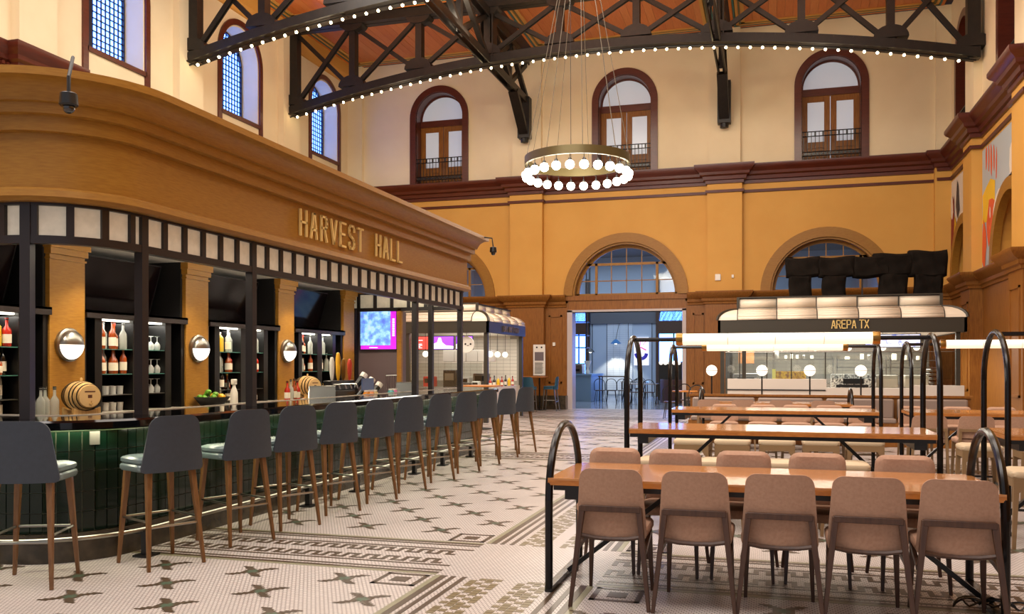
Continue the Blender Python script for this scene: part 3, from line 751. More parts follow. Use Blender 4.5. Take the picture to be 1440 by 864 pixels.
# posts stand on the counter
for (x, y, rz) in ((-5.22, 5.187, .3), (-4.8, 5.89, 0), (-4.8, 7.43, 0), (-4.8, 11.5, 0), (-4.8, 13.36, 0), (-5.3, 13.36, 0), (-4.8, 13.0, 0)):
    if y == 13.0: continue
    bar_at(x, y, rz, .075, .075, 1.05, 2.64).build('post', brown_post, canopy, smooth=False)
letters(canopy, 'HARVEST HALL', (-4.72+.008, 8.18, 2.80), (0, 1, 0), .285, .121, .101, .023, .022, brass, space=.28)
# far end wall under the canopy with advertising screen
ew = MB().box(-7.2, -5.82, 13.42, 13.55, 0, 2.34); ew.build('end_wall', mat('mauve_brown_panel', (96, 80, 82), .5), canopy, smooth=False)
MB().box(-5.9, -5.82, 13.36, 13.42, 0, 2.38).build('end_post', oak, canopy, smooth=False)
MB().box(-6.72, -6.62, 13.3, 13.42, 0, 2.38).build('end_post', brown_post, canopy, smooth=False)
scr = thing('advertising_screen', 'bright blue and magenta display screen at the far end of the bar', 'screen', (-6.23, 13.4, 1.7))
MB().box(-6.58, -5.90, 13.38, 13.42, 1.70, 2.375).build('frame', blackm, scr, smooth=False)
def emat(n, c, s=1.0): return mat(n, c, .3, emit=c, es=s)
MB().box(-6.56, -5.92, 13.375, 13.38, 1.715, 2.36).build('border_print', emat('magenta_screen', (186, 34, 196), .85), scr, smooth=False)
pic = emat('blue_screen', (110, 160, 226), .8)
def pic_nodes(m, c1, c2, c3, sc):
    b = m.node_tree.nodes['Principled BSDF']; tc = nd(m, 'ShaderNodeTexCoord'); no = nd(m, 'ShaderNodeTexNoise'); no.inputs['Scale'].default_value = sc; no.inputs['Detail'].default_value = 6
    rp = nd(m, 'ShaderNodeValToRGB'); rp.color_ramp.elements[0].color = (*c1, 1); rp.color_ramp.elements[1].color = (*c2, 1); rp.color_ramp.elements[0].position = .35; rp.color_ramp.elements[1].position = .65
    e = rp.color_ramp.elements.new(.5); e.color = (*c3, 1)
    lk(m, tc.outputs['Object'], no.inputs['Vector']); lk(m, no.outputs['Fac'], rp.inputs[0]); lk(m, rp.outputs[0], b.inputs['Emission Color']); lk(m, rp.outputs[0], b.inputs['Base Color'])
pic_nodes(pic, (.10, .16, .62), (.45, .72, .95), (.16, .38, .80), 9)
MB().box(-6.56, -6.02, 13.365, 13.376, 1.78, 2.35).build('picture', pic, scr, smooth=False)
wtx = emat('white_print', (240, 240, 250), .8)
tx = MB()
for k in range(10): tx.box(-5.985, -5.945, 13.366, 13.374, 1.93+k*.03, 1.95+k*.03)
tx.box(-6.40, -6.25, 13.366, 13.374, 1.735, 1.75)
tx.build('print', wtx, scr, smooth=False)

# ---- counter
counter = thing('bar_counter', 'curved bar counter faced in dark green tiles with a black granite top', 'bar counter', (-4.75, 10.0, 0))
YC = 14.75
def bpath(d, n=12):
    r = .6+d; p = [(-8.2, CY0-r)]+[(CX0+r*math.sin(t), CY0-r*math.cos(t)) for t in [PI/2*i/n for i in range(n+1)]]
    p += [(CX0+r, CY0+(YC-.65-CY0)*i/10) for i in range(1, 10)]
    p += [(CX0+r*math.cos(t), YC-.65+r*math.sin(t)) for t in [PI/2*i/n for i in range(n+1)]]
    return p+[(-7.0, YC-.65+r)]
def bint(d):   # inner side path with same number of points
    q = bpath(.05); o_ = []
    for x, y in q: o_.append((min(x, CX0+.65-.55) if d else x, min(max(y, CY0-.1), YC-.6)))
    return o_
MB().sweep([(-.25, .1), (.045, .1), (.045, .98), (-.25, .98)], bpath).build('body', mat('grout_backing', (140, 140, 118), .8), counter, smooth=False)
MB().sweep([(-.2, 0), (.05, 0), (.05, .175), (.075, .18), (.075, .215), (.05, .22), (-.2, .22)], bpath).build('plinth', dmarble, counter)
MB().sweep([(-.32, .99), (.36, .99), (.375, 1.0), (.375, 1.045), (.36, 1.06), (-.32, 1.06)], bpath).build('granite_top', granite, counter)
MB().sweep([(-.36, .97), (-.321, .97), (-.321, 1.066), (-.36, 1.066)], bpath).build('inner_edge', marble, counter, smooth=False)
MB().sweep([(-.85, .86), (-.36, .86), (-.36, .89), (-.85, .89)], lambda d: [(x, min(max(y, 5.5), YC)) for x, y in bpath(d)]).build('work_shelf', steel, counter, smooth=False)
MB().sweep([(.06, .972), (.10, .972), (.10, .985), (.06, .985)], bpath).build('led_strip', ledg, counter, smooth=False)
# tiles
path = bpath(.052, 16); cum = [0]
for a, b in zip(path, path[1:]): cum.append(cum[-1]+math.hypot(b[0]-a[0], b[1]-a[1]))
def at(s):
    for i in range(len(cum)-1):
        if s <= cum[i+1]:
            t = (s-cum[i])/(cum[i+1]-cum[i]); a, b = path[i], path[i+1]
            return a[0]+(b[0]-a[0])*t, a[1]+(b[1]-a[1])*t, math.atan2(b[1]-a[1], b[0]-a[0])
    a, b = path[-2], path[-1]; return b[0], b[1], math.atan2(b[1]-a[1], b[0]-a[0])
tw, th_ = .0855, .1485
tile_t = mm('tile', MB().box(-tw/2+.003, tw/2-.003, -.006, .012, .003, th_-.003), gtile, smooth=False)
off = parent_off(counter); cnt = 0; s = 1.55; restt = MB()
while s < cum[-1]-.4:
    x, y, a = at(s)
    for r_ in range(5):
        z = .222+r_*th_
        if cnt < 300:
            o = inst(tile_t, counter, (x-off.x, y-off.y, z), a+PI); cnt += 1
        else:
            q = bar_at(x, y, a, tw-.006, .022, z+.003, z+th_-.003); restt.add(q.v, q.f)
    s += tw
restt.build('tile', gtile, counter, smooth=False, kind='stuff')
fp = bpath(.24)
MB().tube([(x, y, .205) for x, y in fp], .016, 10).build('foot_rail', chrome, counter)
for x, y in ((-4.56, 5.65), (-4.56, 8.1), (-4.56, 9.2), (-4.56, 10.9), (-4.56, 11.95), (-4.56, 13.2), (-5.6, 4.92)):
    MB().cb(x, y, .1, .05, .06, .19).cb(x, y, .008, .13, .15, .016).bar((x, y, .18), (x-.2 if y > 5 else x, y if y > 5 else y+.2, .18), .03, .03).build('rail_bracket', black, counter, smooth=False)
for (s_, lab) in ((3.47, 'white outlet plate'), (2.05, None)):
    x, y, a = at(s_)
    q = bar_at(x+.02*math.sin(a), y-.02*math.cos(a), a, .07, .012, .86, .965); q.build('outlet_plate', mat('outlet_ivory', (84, 82, 76), .5) if lab else blackm, counter, smooth=False)
for i in range(7):   # light under the counter edge
    y = 6.3+i*1.3
    area('under_counter_light', (-4.58, y, .96), (0, .35, 0), .1, 1.2, 4.5, (1, .93, .66))
area('under_counter_light', (-4.95, 5.22, .96), (0, 0, PI/4), .8, .1, 4.0, (1, .93, .66))
area('under_counter_light', (-5.7, 4.98, .96), (0, 0, 0), .9, .1, 4.0, (1, .93, .66))

# ---- back bar: oak piers, cabinets, televisions
bb = thing('back_bar', 'black back bar with lit bottle cabinets between honey oak piers', 'back bar', (-6.9, 10.0, 0))
MB().box(-7.6, -7.5, 4.9, 13.4, 0, 2.66).build('back_panel', blackm, bb, smooth=False)
MB().box(-7.5, -6.28, 5.3, 13.3, .0, .93).build('base_cabinet', blackm, bb, smooth=False)
MB().box(-7.5, -6.25, 5.3, 13.3, .93, .965).build('marble_worktop', marble, bb, smooth=False)
PIERS = [(4.78, 5.22), (6.82, 7.27), (8.86, 9.29), (10.89, 11.31), (12.85, 13.22)]
for a, b in PIERS:
    q = MB().box(-6.65, -6.6, a, b, .96, 2.66).box(-6.65, -6.585, a-.01, b+.01, 2.47, 2.49).box(-6.65, -6.57, a-.015, b+.015, 2.52, 2.58).box(-6.65, -6.55, a-.03, b+.03, 2.58, 2.66)
    q.build('oak_pier', oak, bb, smooth=False)
    MB().box(-7.5, -6.651, a-.03, b+.01, .96, 2.66).build('pier_core', blackm, bb, smooth=False)
for k, (a, b) in enumerate([(4.78, 5.22)][:0]+[(6.82, 7.27), (8.86, 9.29), (10.89, 11.31)]):
    L_ = thing('wall_sconce', ('round steel half-shade wall light above the nearer barrel', 'round steel half-shade wall light above the fruit bowl', 'round steel half-shade wall light above the farther barrel')[k], 'wall light', (-6.6, (a+b)/2, 1.65), 0, 'round bar sconces')
    c = (a+b)/2
    MB().lathe([(.165, 0), (.165, .03), (.14, .045)], (-6.6, c, 1.65), 24, 'x').build('rim', steel, L_)
    up = MB(); dn_ = MB()
    for q, s in ((up, 1), (dn_, -1)):
        n = 14; m = 7; vs = []
        for i in range(m+1):
            ph = PI/2*i/m
            for j in range(n+1):
                t = PI*j/n; r = .145*math.cos(ph)
                vs.append((-6.56+.09*math.sin(ph), c+r*math.cos(t), 1.65+s*r*math.sin(t)))
        q.add(vs, [(i*(n+1)+j, i*(n+1)+j+1, (i+1)*(n+1)+j+1, (i+1)*(n+1)+j) for i in range(m) for j in range(n)])
    up.build('upper_shade', steel, L_); dn_.build('lit_lens', mat('sconce_lens', (250, 246, 240), .3, emit=(255, 246, 235), es=1.3), L_)
glsh = mat('green_edge_glass', (60, 110, 100), .15)
BAYS = [(5.22, 6.82), (7.27, 8.86), (9.29, 10.89), (11.31, 12.85)]
inox = mat('cabinet_inox_back', (96, 94, 90), .35, .8)
for k, (a, b) in enumerate(BAYS):
    q = MB(); X0, X1 = -7.2, -6.62; zt = 1.93
    q.box(X0-.02, X0, a, b, .965, zt)
    cb_ = [(a+.04, a+.16), (a+.26, a+.72), (a+.86, b-.34), (b-.24, b-.06)]
    q.box(X0, X1, a, b, zt, zt+.05)
    for (u, v) in ((a, a+.04), (a+.16, a+.26), (a+.72, a+.86), (b-.34, b-.24), (b-.06, b)): q.box(X0, X1, u, v, .965, zt)
    q.build('cabinet', black, bb, smooth=False)
    MB().box(X0, X0+.01, a+.26, b-.34, 1.5, zt).build('steel_back', inox, bb, smooth=False)
    MB().box(X1-.28, X1+.05, a-.0, b, zt+.05, zt+.075).box(X1+.0, X1+.05, a, b, zt+.0, zt+.075).build('ledge', brown_post, bb, smooth=False)
    for j, (u, v) in enumerate(cb_[1:3]):
        MB().box(X1-.10, X1-.04, u+.01, v-.01, zt-.016, zt).build('led_strip', led_m, bb, smooth=False)
        for zz, mt in ((1.62, glsh), (1.36, glsh), (1.14, inox)): MB().box(X0+.01, X1-.01, u, v, zz-.008, zz).build('shelf', mt, bb, smooth=False)
    area('cabinet_light', (-6.78, (a+b)/2-.05, zt-.03), (0, 0, 0), .25, 1.1, 6, (1, .95, .85))
    tvs = thing('television', ['dark wall television left of the nearest oak pier', 'dark wall television between first and second oak piers', 'dark wall television between second and third oak piers', 'dark wall television between third and fourth oak piers'][k], 'television', (-7.0, (a+b)/2, 1.98), 0, 'televisions above the back bar')
    q = MB(); c = (a+b)/2
    q.add([(-6.98, c-.64, 1.99), (-6.98, c+.62, 1.99), (-6.80, c+.62, 2.60), (-6.80, c-.64, 2.60), (-7.04, c-.64, 1.99), (-7.04, c+.62, 1.99), (-6.86, c+.62, 2.60), (-6.86, c-.64, 2.60)], [(0,1,2,3),(7,6,5,4),(0,4,5,1),(1,5,6,2),(2,6,7,3),(3,7,4,0)])
    q.build('housing', black, tvs, smooth=False)
    q = MB(); q.quad((-6.973, c-.62, 2.01), (-6.973, c+.60, 2.01), (-6.797, c+.60, 2.585), (-6.797, c-.62, 2.585)); q.build('screen', screen_off, tvs, smooth=False)
    q = MB().box(-7.5, -6.95, c-.05, c+.05, 2.2, 2.4); q.build('bracket', black, tvs, smooth=False)

# ---- bottles, glasses
def bottle_t(name, body, cap, label=None, h=.30, r=.038, neck=.45, g=None):
    root = bpy.data.objects.new(name, None)
    b = MB().lathe([(r*.9, 0), (r, .01), (r, h*neck*1.15), (r*.9, h*(neck+.14)), (.014, h*(neck+.26)), (.013, h*.93), (.016, h*.94), (.016, h*.96)], (0,0,0), 12)
    ch = [mm('glass_body', b, body), mm('cap', MB().lathe([(.016, h*.9), (.016, h)], (0,0,0), 8), cap)]
    if label: ch.append(mm('paper_label', MB().lathe([(r+.001, h*.12), (r+.001, h*.42)], (0,0,0), 12, caps=False), label))
    return (ch,)
clr = make_hazy('clear_bottle_glass', (.62, .64, .58), .5); amber = mat('amber_spirit', (150, 62, 18), .08, coat=.5); dkg = mat('dark_bottle', (26, 20, 14), .1, coat=.5); redb = mat('red_bottle', (170, 36, 22), .12, coat=.4); yl = mat('yellow_bottle', (226, 180, 40), .15, coat=.4); grb = mat('green_bottle', (70, 120, 60), .1, coat=.5)
pap = mat('paper_label_cream', (226, 216, 196), .7); capk = mat('black_cap', (16, 14, 14), .4); capr = mat('red_wax_cap', (176, 30, 24), .4); capw = white; capy = mat('gold_cap', (206, 168, 60), .35)
BT = {'amber': bottle_t('b', amber, capk, pap), 'amber2': bottle_t('b', amber, capr, pap, .28, .042, .4), 'dark': bottle_t('b', dkg, capk, pap, .30), 'clear': bottle_t('b', clr, capk, None, .29, .04), 'clearl': bottle_t('b', clr, capw, pap, .31, .036), 'red': bottle_t('b', redb, capk, pap, .27, .04), 'yellow': bottle_t('b', yl, capw, None, .25, .045, .6), 'green': bottle_t('b', clr, mat('green_cap', (60, 150, 60), .4), None, .33, .04), 'small': bottle_t('b', amber, capy, pap, .2, .035, .4)}
def bottle(kind, x, y, z, label, group):
    r = thing('bottle', label, 'bottle', (x, y, z), random.uniform(0, 6), group)
    for c in BT[kind][0]: inst(c, r, (0,0,0))
KD = {'amber': 'amber spirit bottle with black cap', 'amber2': 'amber spirit bottle with red wax cap', 'dark': 'dark bottle with cream label', 'clear': 'clear bottle with black cap', 'clearl': 'clear bottle with cream label and white cap', 'red': 'red bottle with cream label', 'yellow': 'squat yellow bottle', 'green': 'tall clear bottle with green cap', 'small': 'small amber bottle with gold cap'}
wine_t = mm('wine_glass', MB().lathe([(.034, 0), (.03, .006), (.006, .012), (.005, .06), (.02, .075), (.036, .10), (.037, .13), (.03, .16)], (0,0,0), 10, caps=False), make_hazy('hazy_glassware', (.8, .81, .79), .55))
tumb_t = mm('tumbler', MB().lathe([(.03, 0), (.036, .09), (.034, .09), (.028, .01)], (0,0,0), 10, caps=False), MATS['hazy_glassware'])
SH = [('top shelf', 1.62), ('second shelf', 1.36), ('third shelf', 1.14), ('marble worktop', .965)]
bayn = ['nearest bay', 'second bay', 'third bay', 'fourth bay']
sets = {(0,0,0): ['yellow','amber','yellow','red','yellow'], (0,0,1): ['amber2','dark','amber','small'], (0,0,2): ['small','clear','dark'], (0,0,3): ['dark','dark'],
        (0,1,0): ['yellow','dark','amber','yellow','red'], (0,1,1): ['amber2','clearl','small','dark'], (0,1,2): ['small','clearl'], (0,1,3): ['clear','dark'],
        (1,0,0): ['amber','clear','amber','amber2','clear'], (1,0,1): ['amber2','clearl','amber2','amber2','amber'], (2,0,0): ['yellow','yellow','clearl','clear'], (2,0,1): ['clear','clear','amber2','red'], (2,0,2): ['dark','small'], (2,0,3): ['clearl','dark','dark','red'],
        (2,1,0): ['clear','clearl','clear'], (2,1,1): ['clear','clear','red'], (2,1,3): ['red','dark','amber','clear','small','clearl'],
        (3,0,0): ['dark','amber2','clear'], (3,0,1): ['clear','small','amber'], (3,0,3): ['red','small'], (3,1,0): ['green','clear'], (3,1,1): ['clearl','amber','clear'], (3,1,3): ['dark','small']}
for (k, j, s_), L in sets.items():
    a, b = BAYS[k]; u, v = ((a+.26, a+.72), (a+.86, b-.34))[j]; nm, z = SH[s_]
    for i, kd in enumerate(L):
        n_same = L.count(kd); od = '' if n_same == 1 else ', number '+('one', 'two', 'three', 'four')[L[:i].count(kd)]
        y = u+.03+(v-u-.06)*(i+.5)/max(len(L), 1)
        side = ('left', 'right')[j]
        bottle(kd, -6.69-.05*(i % 2), y, z, '%s, %s, %s cabinet, %s%s' % (KD[kd], nm, side, bayn[k], od), 'bottles on the back bar')
for k, j, zs, tmpl, nm in ((1, 1, (1.62, 1.36, 1.14), wine_t, 'wine_glass'), (1, 0, (1.14,), tumb_t, 'tumbler'), (1, 0, (.965,), tumb_t, 'tumbler')):
    a, b = BAYS[k]; u, v = ((a+.26, a+.72), (a+.86, b-.34))[j]
    for z in zs:
        shn = {1.62: 'top', 1.36: 'second', 1.14: 'third', .965: 'lowest'}[z]
        for r_ in range(2):
            for i in range(4):
                o = inst(tmpl, None, (-6.72-.12*r_, u+.06+i*.105, z+(.16 if tmpl is wine_t else 0)))
                o.name = nm
                if tmpl is wine_t: o.rotation_euler = (PI, 0, 0)
                pos = ('leftmost', 'second from left', 'third from left', 'rightmost')[i]
                tag(o, ('upturned stemmed glass, %s, %s line, %s shelf of the glass cabinet' if tmpl is wine_t else 'clear tumbler, %s, %s line, %s shelf behind the nearer barrel') % (pos, ('front', 'back')[r_], shn), 'glass', '%s of the %s shelf' % (nm.replace('_', ' '), shn))
# ---- barrels
cask = noise_col(mat('pale_cask_oak', (222, 184, 122), .5), (196, 150, 88), (2, 14, 1), 4, fac=.8)
def barrel(x, y, label):
    B = thing('oak_barrel', label, 'barrel', (x, y, .965), math.radians(-22), 'tabletop oak barrels'); z = .19
    MB().lathe([(.105, -.17), (.125, -.13), (.142, -.05), (.145, 0), (.142, .05), (.125, .13), (.105, .17), (.1, .165), (.1, .155)][:7], (0, 0, z), 24, 'x').build('staves', cask, B, world=False)
    MB().lathe([(.1, -.0), (.1, .006)], (.165, 0, z), 24, 'x').build('barrel_head', mat('cask_head', (226, 190, 134), .5), B, world=False)
    for h in (-.15, -.10, -.05, .05, .10, .15):
        r = .146-.9*abs(h)**1.6*.9 if False else {.15: .117, .10: .135, .05: .1435}[abs(h)]
        MB().lathe([(r, -.008), (r+.003, -.008), (r+.003, .008), (r, .008)], (h, 0, z), 24, 'x', caps=False).build('hoop', mat('cask_hoop', (52, 46, 40), .4, .6), B, world=False)
    MB().lathe([(.001, 0), (.012, 0), (.012, .03), (.001, .035)], (0, 0, z+.142), 8).build('bung', cask, B, world=False)
    for h in (-.10, .10): MB().prism([(-.13, 0), (-.10, 0), (-.08, .02), (.08, .02), (.10, 0), (.13, 0), (.13, .085), (.08, .062), (0, .048), (-.08, .062), (-.13, .085)], h-.015, h+.015, 'x').build('stand', cask, B, world=False)
    MB().tube([(.17, 0, z-.07), (.215, 0, z-.07)], .009, 6).tube([(.20, 0, z-.10), (.20, 0, z-.04)], .006, 6).build('tap', cask, B, world=False)
    m = MB().cb(.1725, 0, z, .001, .04, .03).cb(.1725, 0, z+.045, .001, .10, .012); m.build('burnt_mark', mat('burnt_print', (96, 52, 30), .6), B, world=False, smooth=False)
barrel(-6.35, 6.95, 'small oak barrel on a wooden stand, the nearer one beside the first pier')
barrel(-6.35, 11.25, 'small oak barrel on a wooden stand, the farther one beside the third pier')
for i in range(4):
    bottle('clear', -6.36+.03*(i % 2), 6.36+.08*i, .965, 'clear glass carafe left of the nearer barrel, %s' % ('first', 'second', 'third', 'closest to it')[i], 'clear carafes beside the barrels')
    bottle(('red', 'clear', 'amber', 'red')[i], -6.36, 10.72+.09*i, .965, '%s left of the farther barrel%s' % (KD[('red', 'clear', 'amber', 'red')[i]], (', outermost', '', '', ', touching it')[i]), 'mixers left of the farther barrel')
# fruit bowl
fb = thing('fruit_bowl', 'black bowl of limes and lemons below the second sconce', 'bowl', (-6.38, 9.05, .965))
MB().lathe([(.10, 0), (.13, .01), (.21, .11), (.20, .11), (.12, .02), (.001, .02)], (-6.38, 9.05, .965), 24).build('bowl', blackm, fb)
lime = mat('lime_skin', (96, 150, 40), .35); lemon = mat('lemon_skin', (226, 170, 40), .4)
for i, (dx, dy, dz) in enumerate(((-.08,-.12,.11),(0,-.14,.10),(.08,-.08,.11),(-.04,-.03,.15),(.05,.0,.14),(-.10,.02,.12),(.02,.06,.13),(.09,.08,.11),(-.05,.10,.12),(.03,.14,.11),(0,-.07,.17))):
    lm = i in (7, 8, 9, 6)
    o = MB().lathe([(.001,-.04),(.022,-.034),(.034,0),(.022,.034),(.001,.042)], (0,0,0), 10, 'y').build('lemon' if lm else 'lime', lemon if lm else lime)
    o.location = (-6.38+dx, 9.05+dy, .965+dz); tag(o, ('lime at the near left rim of the black fruit bowl', 'lime at the left rim, second from the near side', 'lime at the front of the fruit bowl', 'lime in the middle layer of the fruit bowl', 'lime at the centre of the fruit pile', 'lime at the back of the fruit bowl', 'lemon right of the centre of the fruit pile', 'lemon at the front right of the fruit bowl', 'lemon at the back right of the fruit bowl', 'lemon at the far right rim of the fruit bowl', 'lime on top of the fruit pile')[i], 'fruit', 'lemons in the bowl' if lm else 'limes in the bowl')
# white spray bottle
sb = thing('spray_bottle', 'white plastic bottle beside the black fruit bowl', 'bottle', (-6.36, 9.47, .965))
MB().lathe([(.045, 0), (.048, .02), (.045, .15), (.02, .22), (.018, .25)], (-6.36, 9.47, .965), 14).build('body', white, sb); MB().cb(-6.36, 9.47, 1.245, .05, .07, .07).build('trigger_head', white, sb, bevel=.008)
# ---- beer taps, screens and clutter at the far end of the bar
tp = thing('beer_tap_tower', 'beer tap tower with white, yellow and red handles', 'beer taps', (-5.5, 10.55, .89))
MB().box(-5.6, -5.4, 10.3, 10.85, .89, 1.12).box(-5.56, -5.44, 10.25, 10.9, 1.12, 1.25).build('tower', black, tp, bevel=.01)
for y, m, h in ((10.30, white, .30), (10.47, mat('tap_yellow', (226, 170, 30), .4), .36), (10.62, brass2, .28), (10.80, mat('tap_red', (196, 60, 44), .4), .28)):
    o = MB().lathe([(.012, 0), (.02, .03), (.03, .1), (.034, h*.8), (.02, h), (.001, h+.01)], (-5.46, y, 1.25), 10).build('tap_handle', m, tp)
    MB().tube([(-5.44, y, 1.2), (-5.36, y, 1.2), (-5.34, y, 1.14)], .012, 6).build('spout', steel, tp)
for (y, rz, lab) in ((9.75, .5, 'black till screen left of the beer taps'), (12.35, .4, 'black till screen near the far end of the bar')):
    t = thing('till_screen', lab, 'till', (-5.3, y, .89), rz)
    q = MB().add([(-.16,-.15,.05),(.16,-.15,.05),(.16,.12,.30),(-.16,.12,.30),(-.16,-.13,.02),(.16,-.13,.02),(.16,.14,.27),(-.16,.14,.27)], [(0,1,2,3),(7,6,5,4),(0,4,5,1),(1,5,6,2),(2,6,7,3),(3,7,4,0)]); q.build('display', black, t, world=False, smooth=False)
    MB().tube([(-.16,-.15,.05),(-.16,.12,.30),(.16,.12,.30)], .006, 5).build('silver_edge', steel, t, world=False)
    MB().box(-.08, .08, -.02, .12, 0, .1).build('foot', black, t, world=False, bevel=.01)
cl = [('pourer_tube', 'white-capped dispenser tube leaning by the taps, %s', (11.15, 11.35, 11.55)),]
for i, y in enumerate((11.1, 11.35, 11.6)):
    t = thing('dispenser_tube', ('tallest', 'middle', 'lowest')[i]+' leaning dispenser tube with a white cap', 'dispenser', (-5.5, y, 1.1-.05*i), 0, 'leaning dispensers')
    MB().tube([(-5.55, y-.1, 1.05-.05*i), (-5.45, y+.07, 1.28-.07*i)], .045, 10).build('tube', black, t); MB().tube([(-5.45, y+.07, 1.28-.07*i), (-5.43, y+.105, 1.33-.07*i)], .05, 10).build('cap', white, t)
jars = [(10.95, (206, 130, 40), 'orange juice jar'), (11.08, (214, 140, 90), 'peach coloured jar'), (11.2, (190, 170, 120), 'cream coloured jar'), (11.75, (90, 170, 170), 'turquoise drink carton'), (11.87, (190, 90, 140), 'pink drink carton')]
for i, (y, c, lab) in enumerate(jars):
    t = thing('drink_jar', lab+' behind the granite top', 'jar', (-5.28, y, .89)); m = mat('jar_%d' % i, c, .2)
    MB().lathe([(.05, 0), (.05, .17), (.035, .2)], (-5.28, y, .89), 12).build('jar', m, t); MB().lathe([(.037, .2), (.037, .22)], (-5.28, y, .89), 12).build('lid', white, t)
q = MB().box(-5.36, -5.34, 10.95, 11.3, 1.1, 1.27); tag(q.build('tent_card', mat('blue_card', (96, 116, 160), .5)), 'blue printed table card behind the jars', 'card')
q = MB()
for i in range(5): q.tube([(-5.35, 11.75+i*.08, 1.1), (-5.35, 11.75+i*.08, 1.3)], .004, 4)
q.tube([(-5.35, 11.72, 1.3), (-5.35, 12.1, 1.3)], .008, 5); tag(q.build('wire_rack', chrome), 'chrome wire rack behind the turquoise carton', 'rack')
# ---- dome cameras
def dome(x, y, z, lab, arm):
    t = thing('dome_camera', lab, 'camera', (x, y, z))
    MB().tube(arm, .012, 6).build('arm', blackm, t)
    MB().lathe([(.045, .075), (.052, .07), (.058, 0), (.05, -.01)], (x, y, z), 18).build('housing', black, t)
    MB().ball((x, y, z-.02), .038, 14, 8).build('dome', mat('smoked_dome', (40, 40, 40), .05, coat=.8), t)
dome(-4.32, 4.62, 3.12, 'black dome camera hanging at the rounded canopy corner', [(-4.5, 4.85, 3.52), (-4.32, 4.62, 3.30), (-4.32, 4.62, 3.18)])
dome(-4.30, 13.55, 3.28, 'black dome camera on an arm at the far canopy corner', [(-4.5, 13.5, 3.52), (-4.32, 13.55, 3.50), (-4.30, 13.55, 3.36)])
# ================================================================== BAR STOOLS  (local: faces +Y, back at -Y)
def outline(w0, w1, z0, z1, r, n=5):
    """tapered panel outline, w0 bottom half width, w1 top half width, rounded upper corners"""
    p = [(-w0, z0+.03), (-w0+.03, z0), (w0-.03, z0), (w0, z0+.03)]
    for i in range(n+1):
        t = PI/2*i/n; p.append((w1-r+r*math.cos(t), z1-r+r*math.sin(t)))
    for i in range(n+1):
        t = PI/2+PI/2*i/n; p.append((-w1+r+r*math.cos(t), z1-r+r*math.sin(t)))
    return p
def panel(mb, out, yf, thick, curve=0.0, lean=0.0, rows=None):
    """upholstered panel: outline swept to thickness, curved round in plan"""
    n = len(out); cz = sum(z for _, z in out)/n
    def Y(x, z, off): return yf - lean*(z-out[1][1]) + curve*x*x + off
    lay = []
    for k, (sc, off) in enumerate(((.90, 0), (1.0, .012), (1.0, thick-.012), (.90, thick))):
        lay.append([(x*sc, Y(x*sc, cz+(z-cz)*(sc*.5+.5), off), cz+(z-cz)*(sc*.5+.5)) for x, z in out])
    vs = sum(lay, []); fs = []
    for k in range(3):
        for i in range(n): fs.append((k*n+i, k*n+(i+1) % n, (k+1)*n+(i+1) % n, (k+1)*n+i))
    # caps as strips from bottom to top for the plan curve
    for base, flip in ((0, 0), (3*n, 1)):
        fs.append(tuple(base+i for i in (range(n) if flip else range(n-1, -1, -1))))
    return mb.add(vs, fs)
def gridpad(mb, w0, w1, z0, z1, yf, th, curve, lean, r=.06, nx=12, nz=8):
    """curved back shell as a grid with rounded top corners"""
    F_ = []; B_ = []
    def hw(z):
        t = (z-z0)/(z1-z0); h = w0+(w1-w0)*t
        e = z1-z
        if e < r: h -= r-math.sqrt(max(r*r-(r-e)**2, 0))
        e2 = z-z0
        if e2 < .03: h -= .03-math.sqrt(max(.03**2-(.03-e2)**2, 0))
        return h
    zs = [z0, z0+.01, z0+.03]+[z0+.03+(z1-r-z0-.03)*i/4 for i in range(1, 5)]+[z1-r+r*math.sin(PI/2*i/5) for i in range(1, 6)]
    for side, off in ((0, 0), (1, th)):
        for z in zs:
            h = hw(z)
            for i in range(nx+1):
                u = -1+2*i/nx; x = u*h; ed = (1-abs(u)**6)
                y = yf-lean*(z-z0)+curve*x*x+(off if side == 0 else (.012+(th-.012)*ed*(min(1, (z1-z)/.02))))
                mb.v.append((x, y, z))
    R_ = len(zs); C = nx+1; n0 = len(mb.v)-2*R_*C
    for s_ in (0, 1):
        for j in range(R_-1):
            for i in range(nx):
                a = n0+s_*R_*C+j*C+i; f = [a, a+1, a+C+1, a+C]; mb.f.append(f if s_ == 0 else f[::-1]); mb.mi.append(mb.cur)
    per = [(0, i) for i in range(C)]+[(j, C-1) for j in range(1, R_)]+[(R_-1, i) for i in range(C-2, -1, -1)]+[(j, 0) for j in range(R_-2, 0, -1)]
    for (j, i), (j2, i2) in zip(per, per[1:]+per[:1]):
        mb.f.append([n0+j*C+i, n0+j2*C+i2, n0+R_*C+j2*C+i2, n0+R_*C+j*C+i]); mb.mi.append(mb.cur)
    return mb
def cushion(mb, x0, x1, y0, y1, z0, z1, r=.035, dome=.012):
    n = 4; pts = []
    for cx, cy, a0 in ((x1-r, y1-r, 0), (x0+r, y1-r, PI/2), (x0+r, y0+r, PI), (x1-r, y0+r, 1.5*PI)):
        for i in range(n+1): pts.append((cx+r*math.cos(a0+PI/2*i/n), cy+r*math.sin(a0+PI/2*i/n)))
    mx, my = (x0+x1)/2, (y0+y1)/2; N = len(pts); vs = []; h = z1-z0
    for sc, z in ((.96, z0), (1, z0+h*.25), (1, z0+h*.7), (.96, z1-.004), (.8, z1+dome*.6), (.4, z1+dome)): vs += [(mx+(x-mx)*sc, my+(y-my)*sc, z) for x, y in pts]
    fs = [(k*N+i, k*N+(i+1) % N, (k+1)*N+(i+1) % N, (k+1)*N+i) for k in range(5) for i in range(N)]
    fs += [tuple(range(N-1, -1, -1)), tuple(5*N+i for i in range(N))]
    return mb.add(vs, fs)
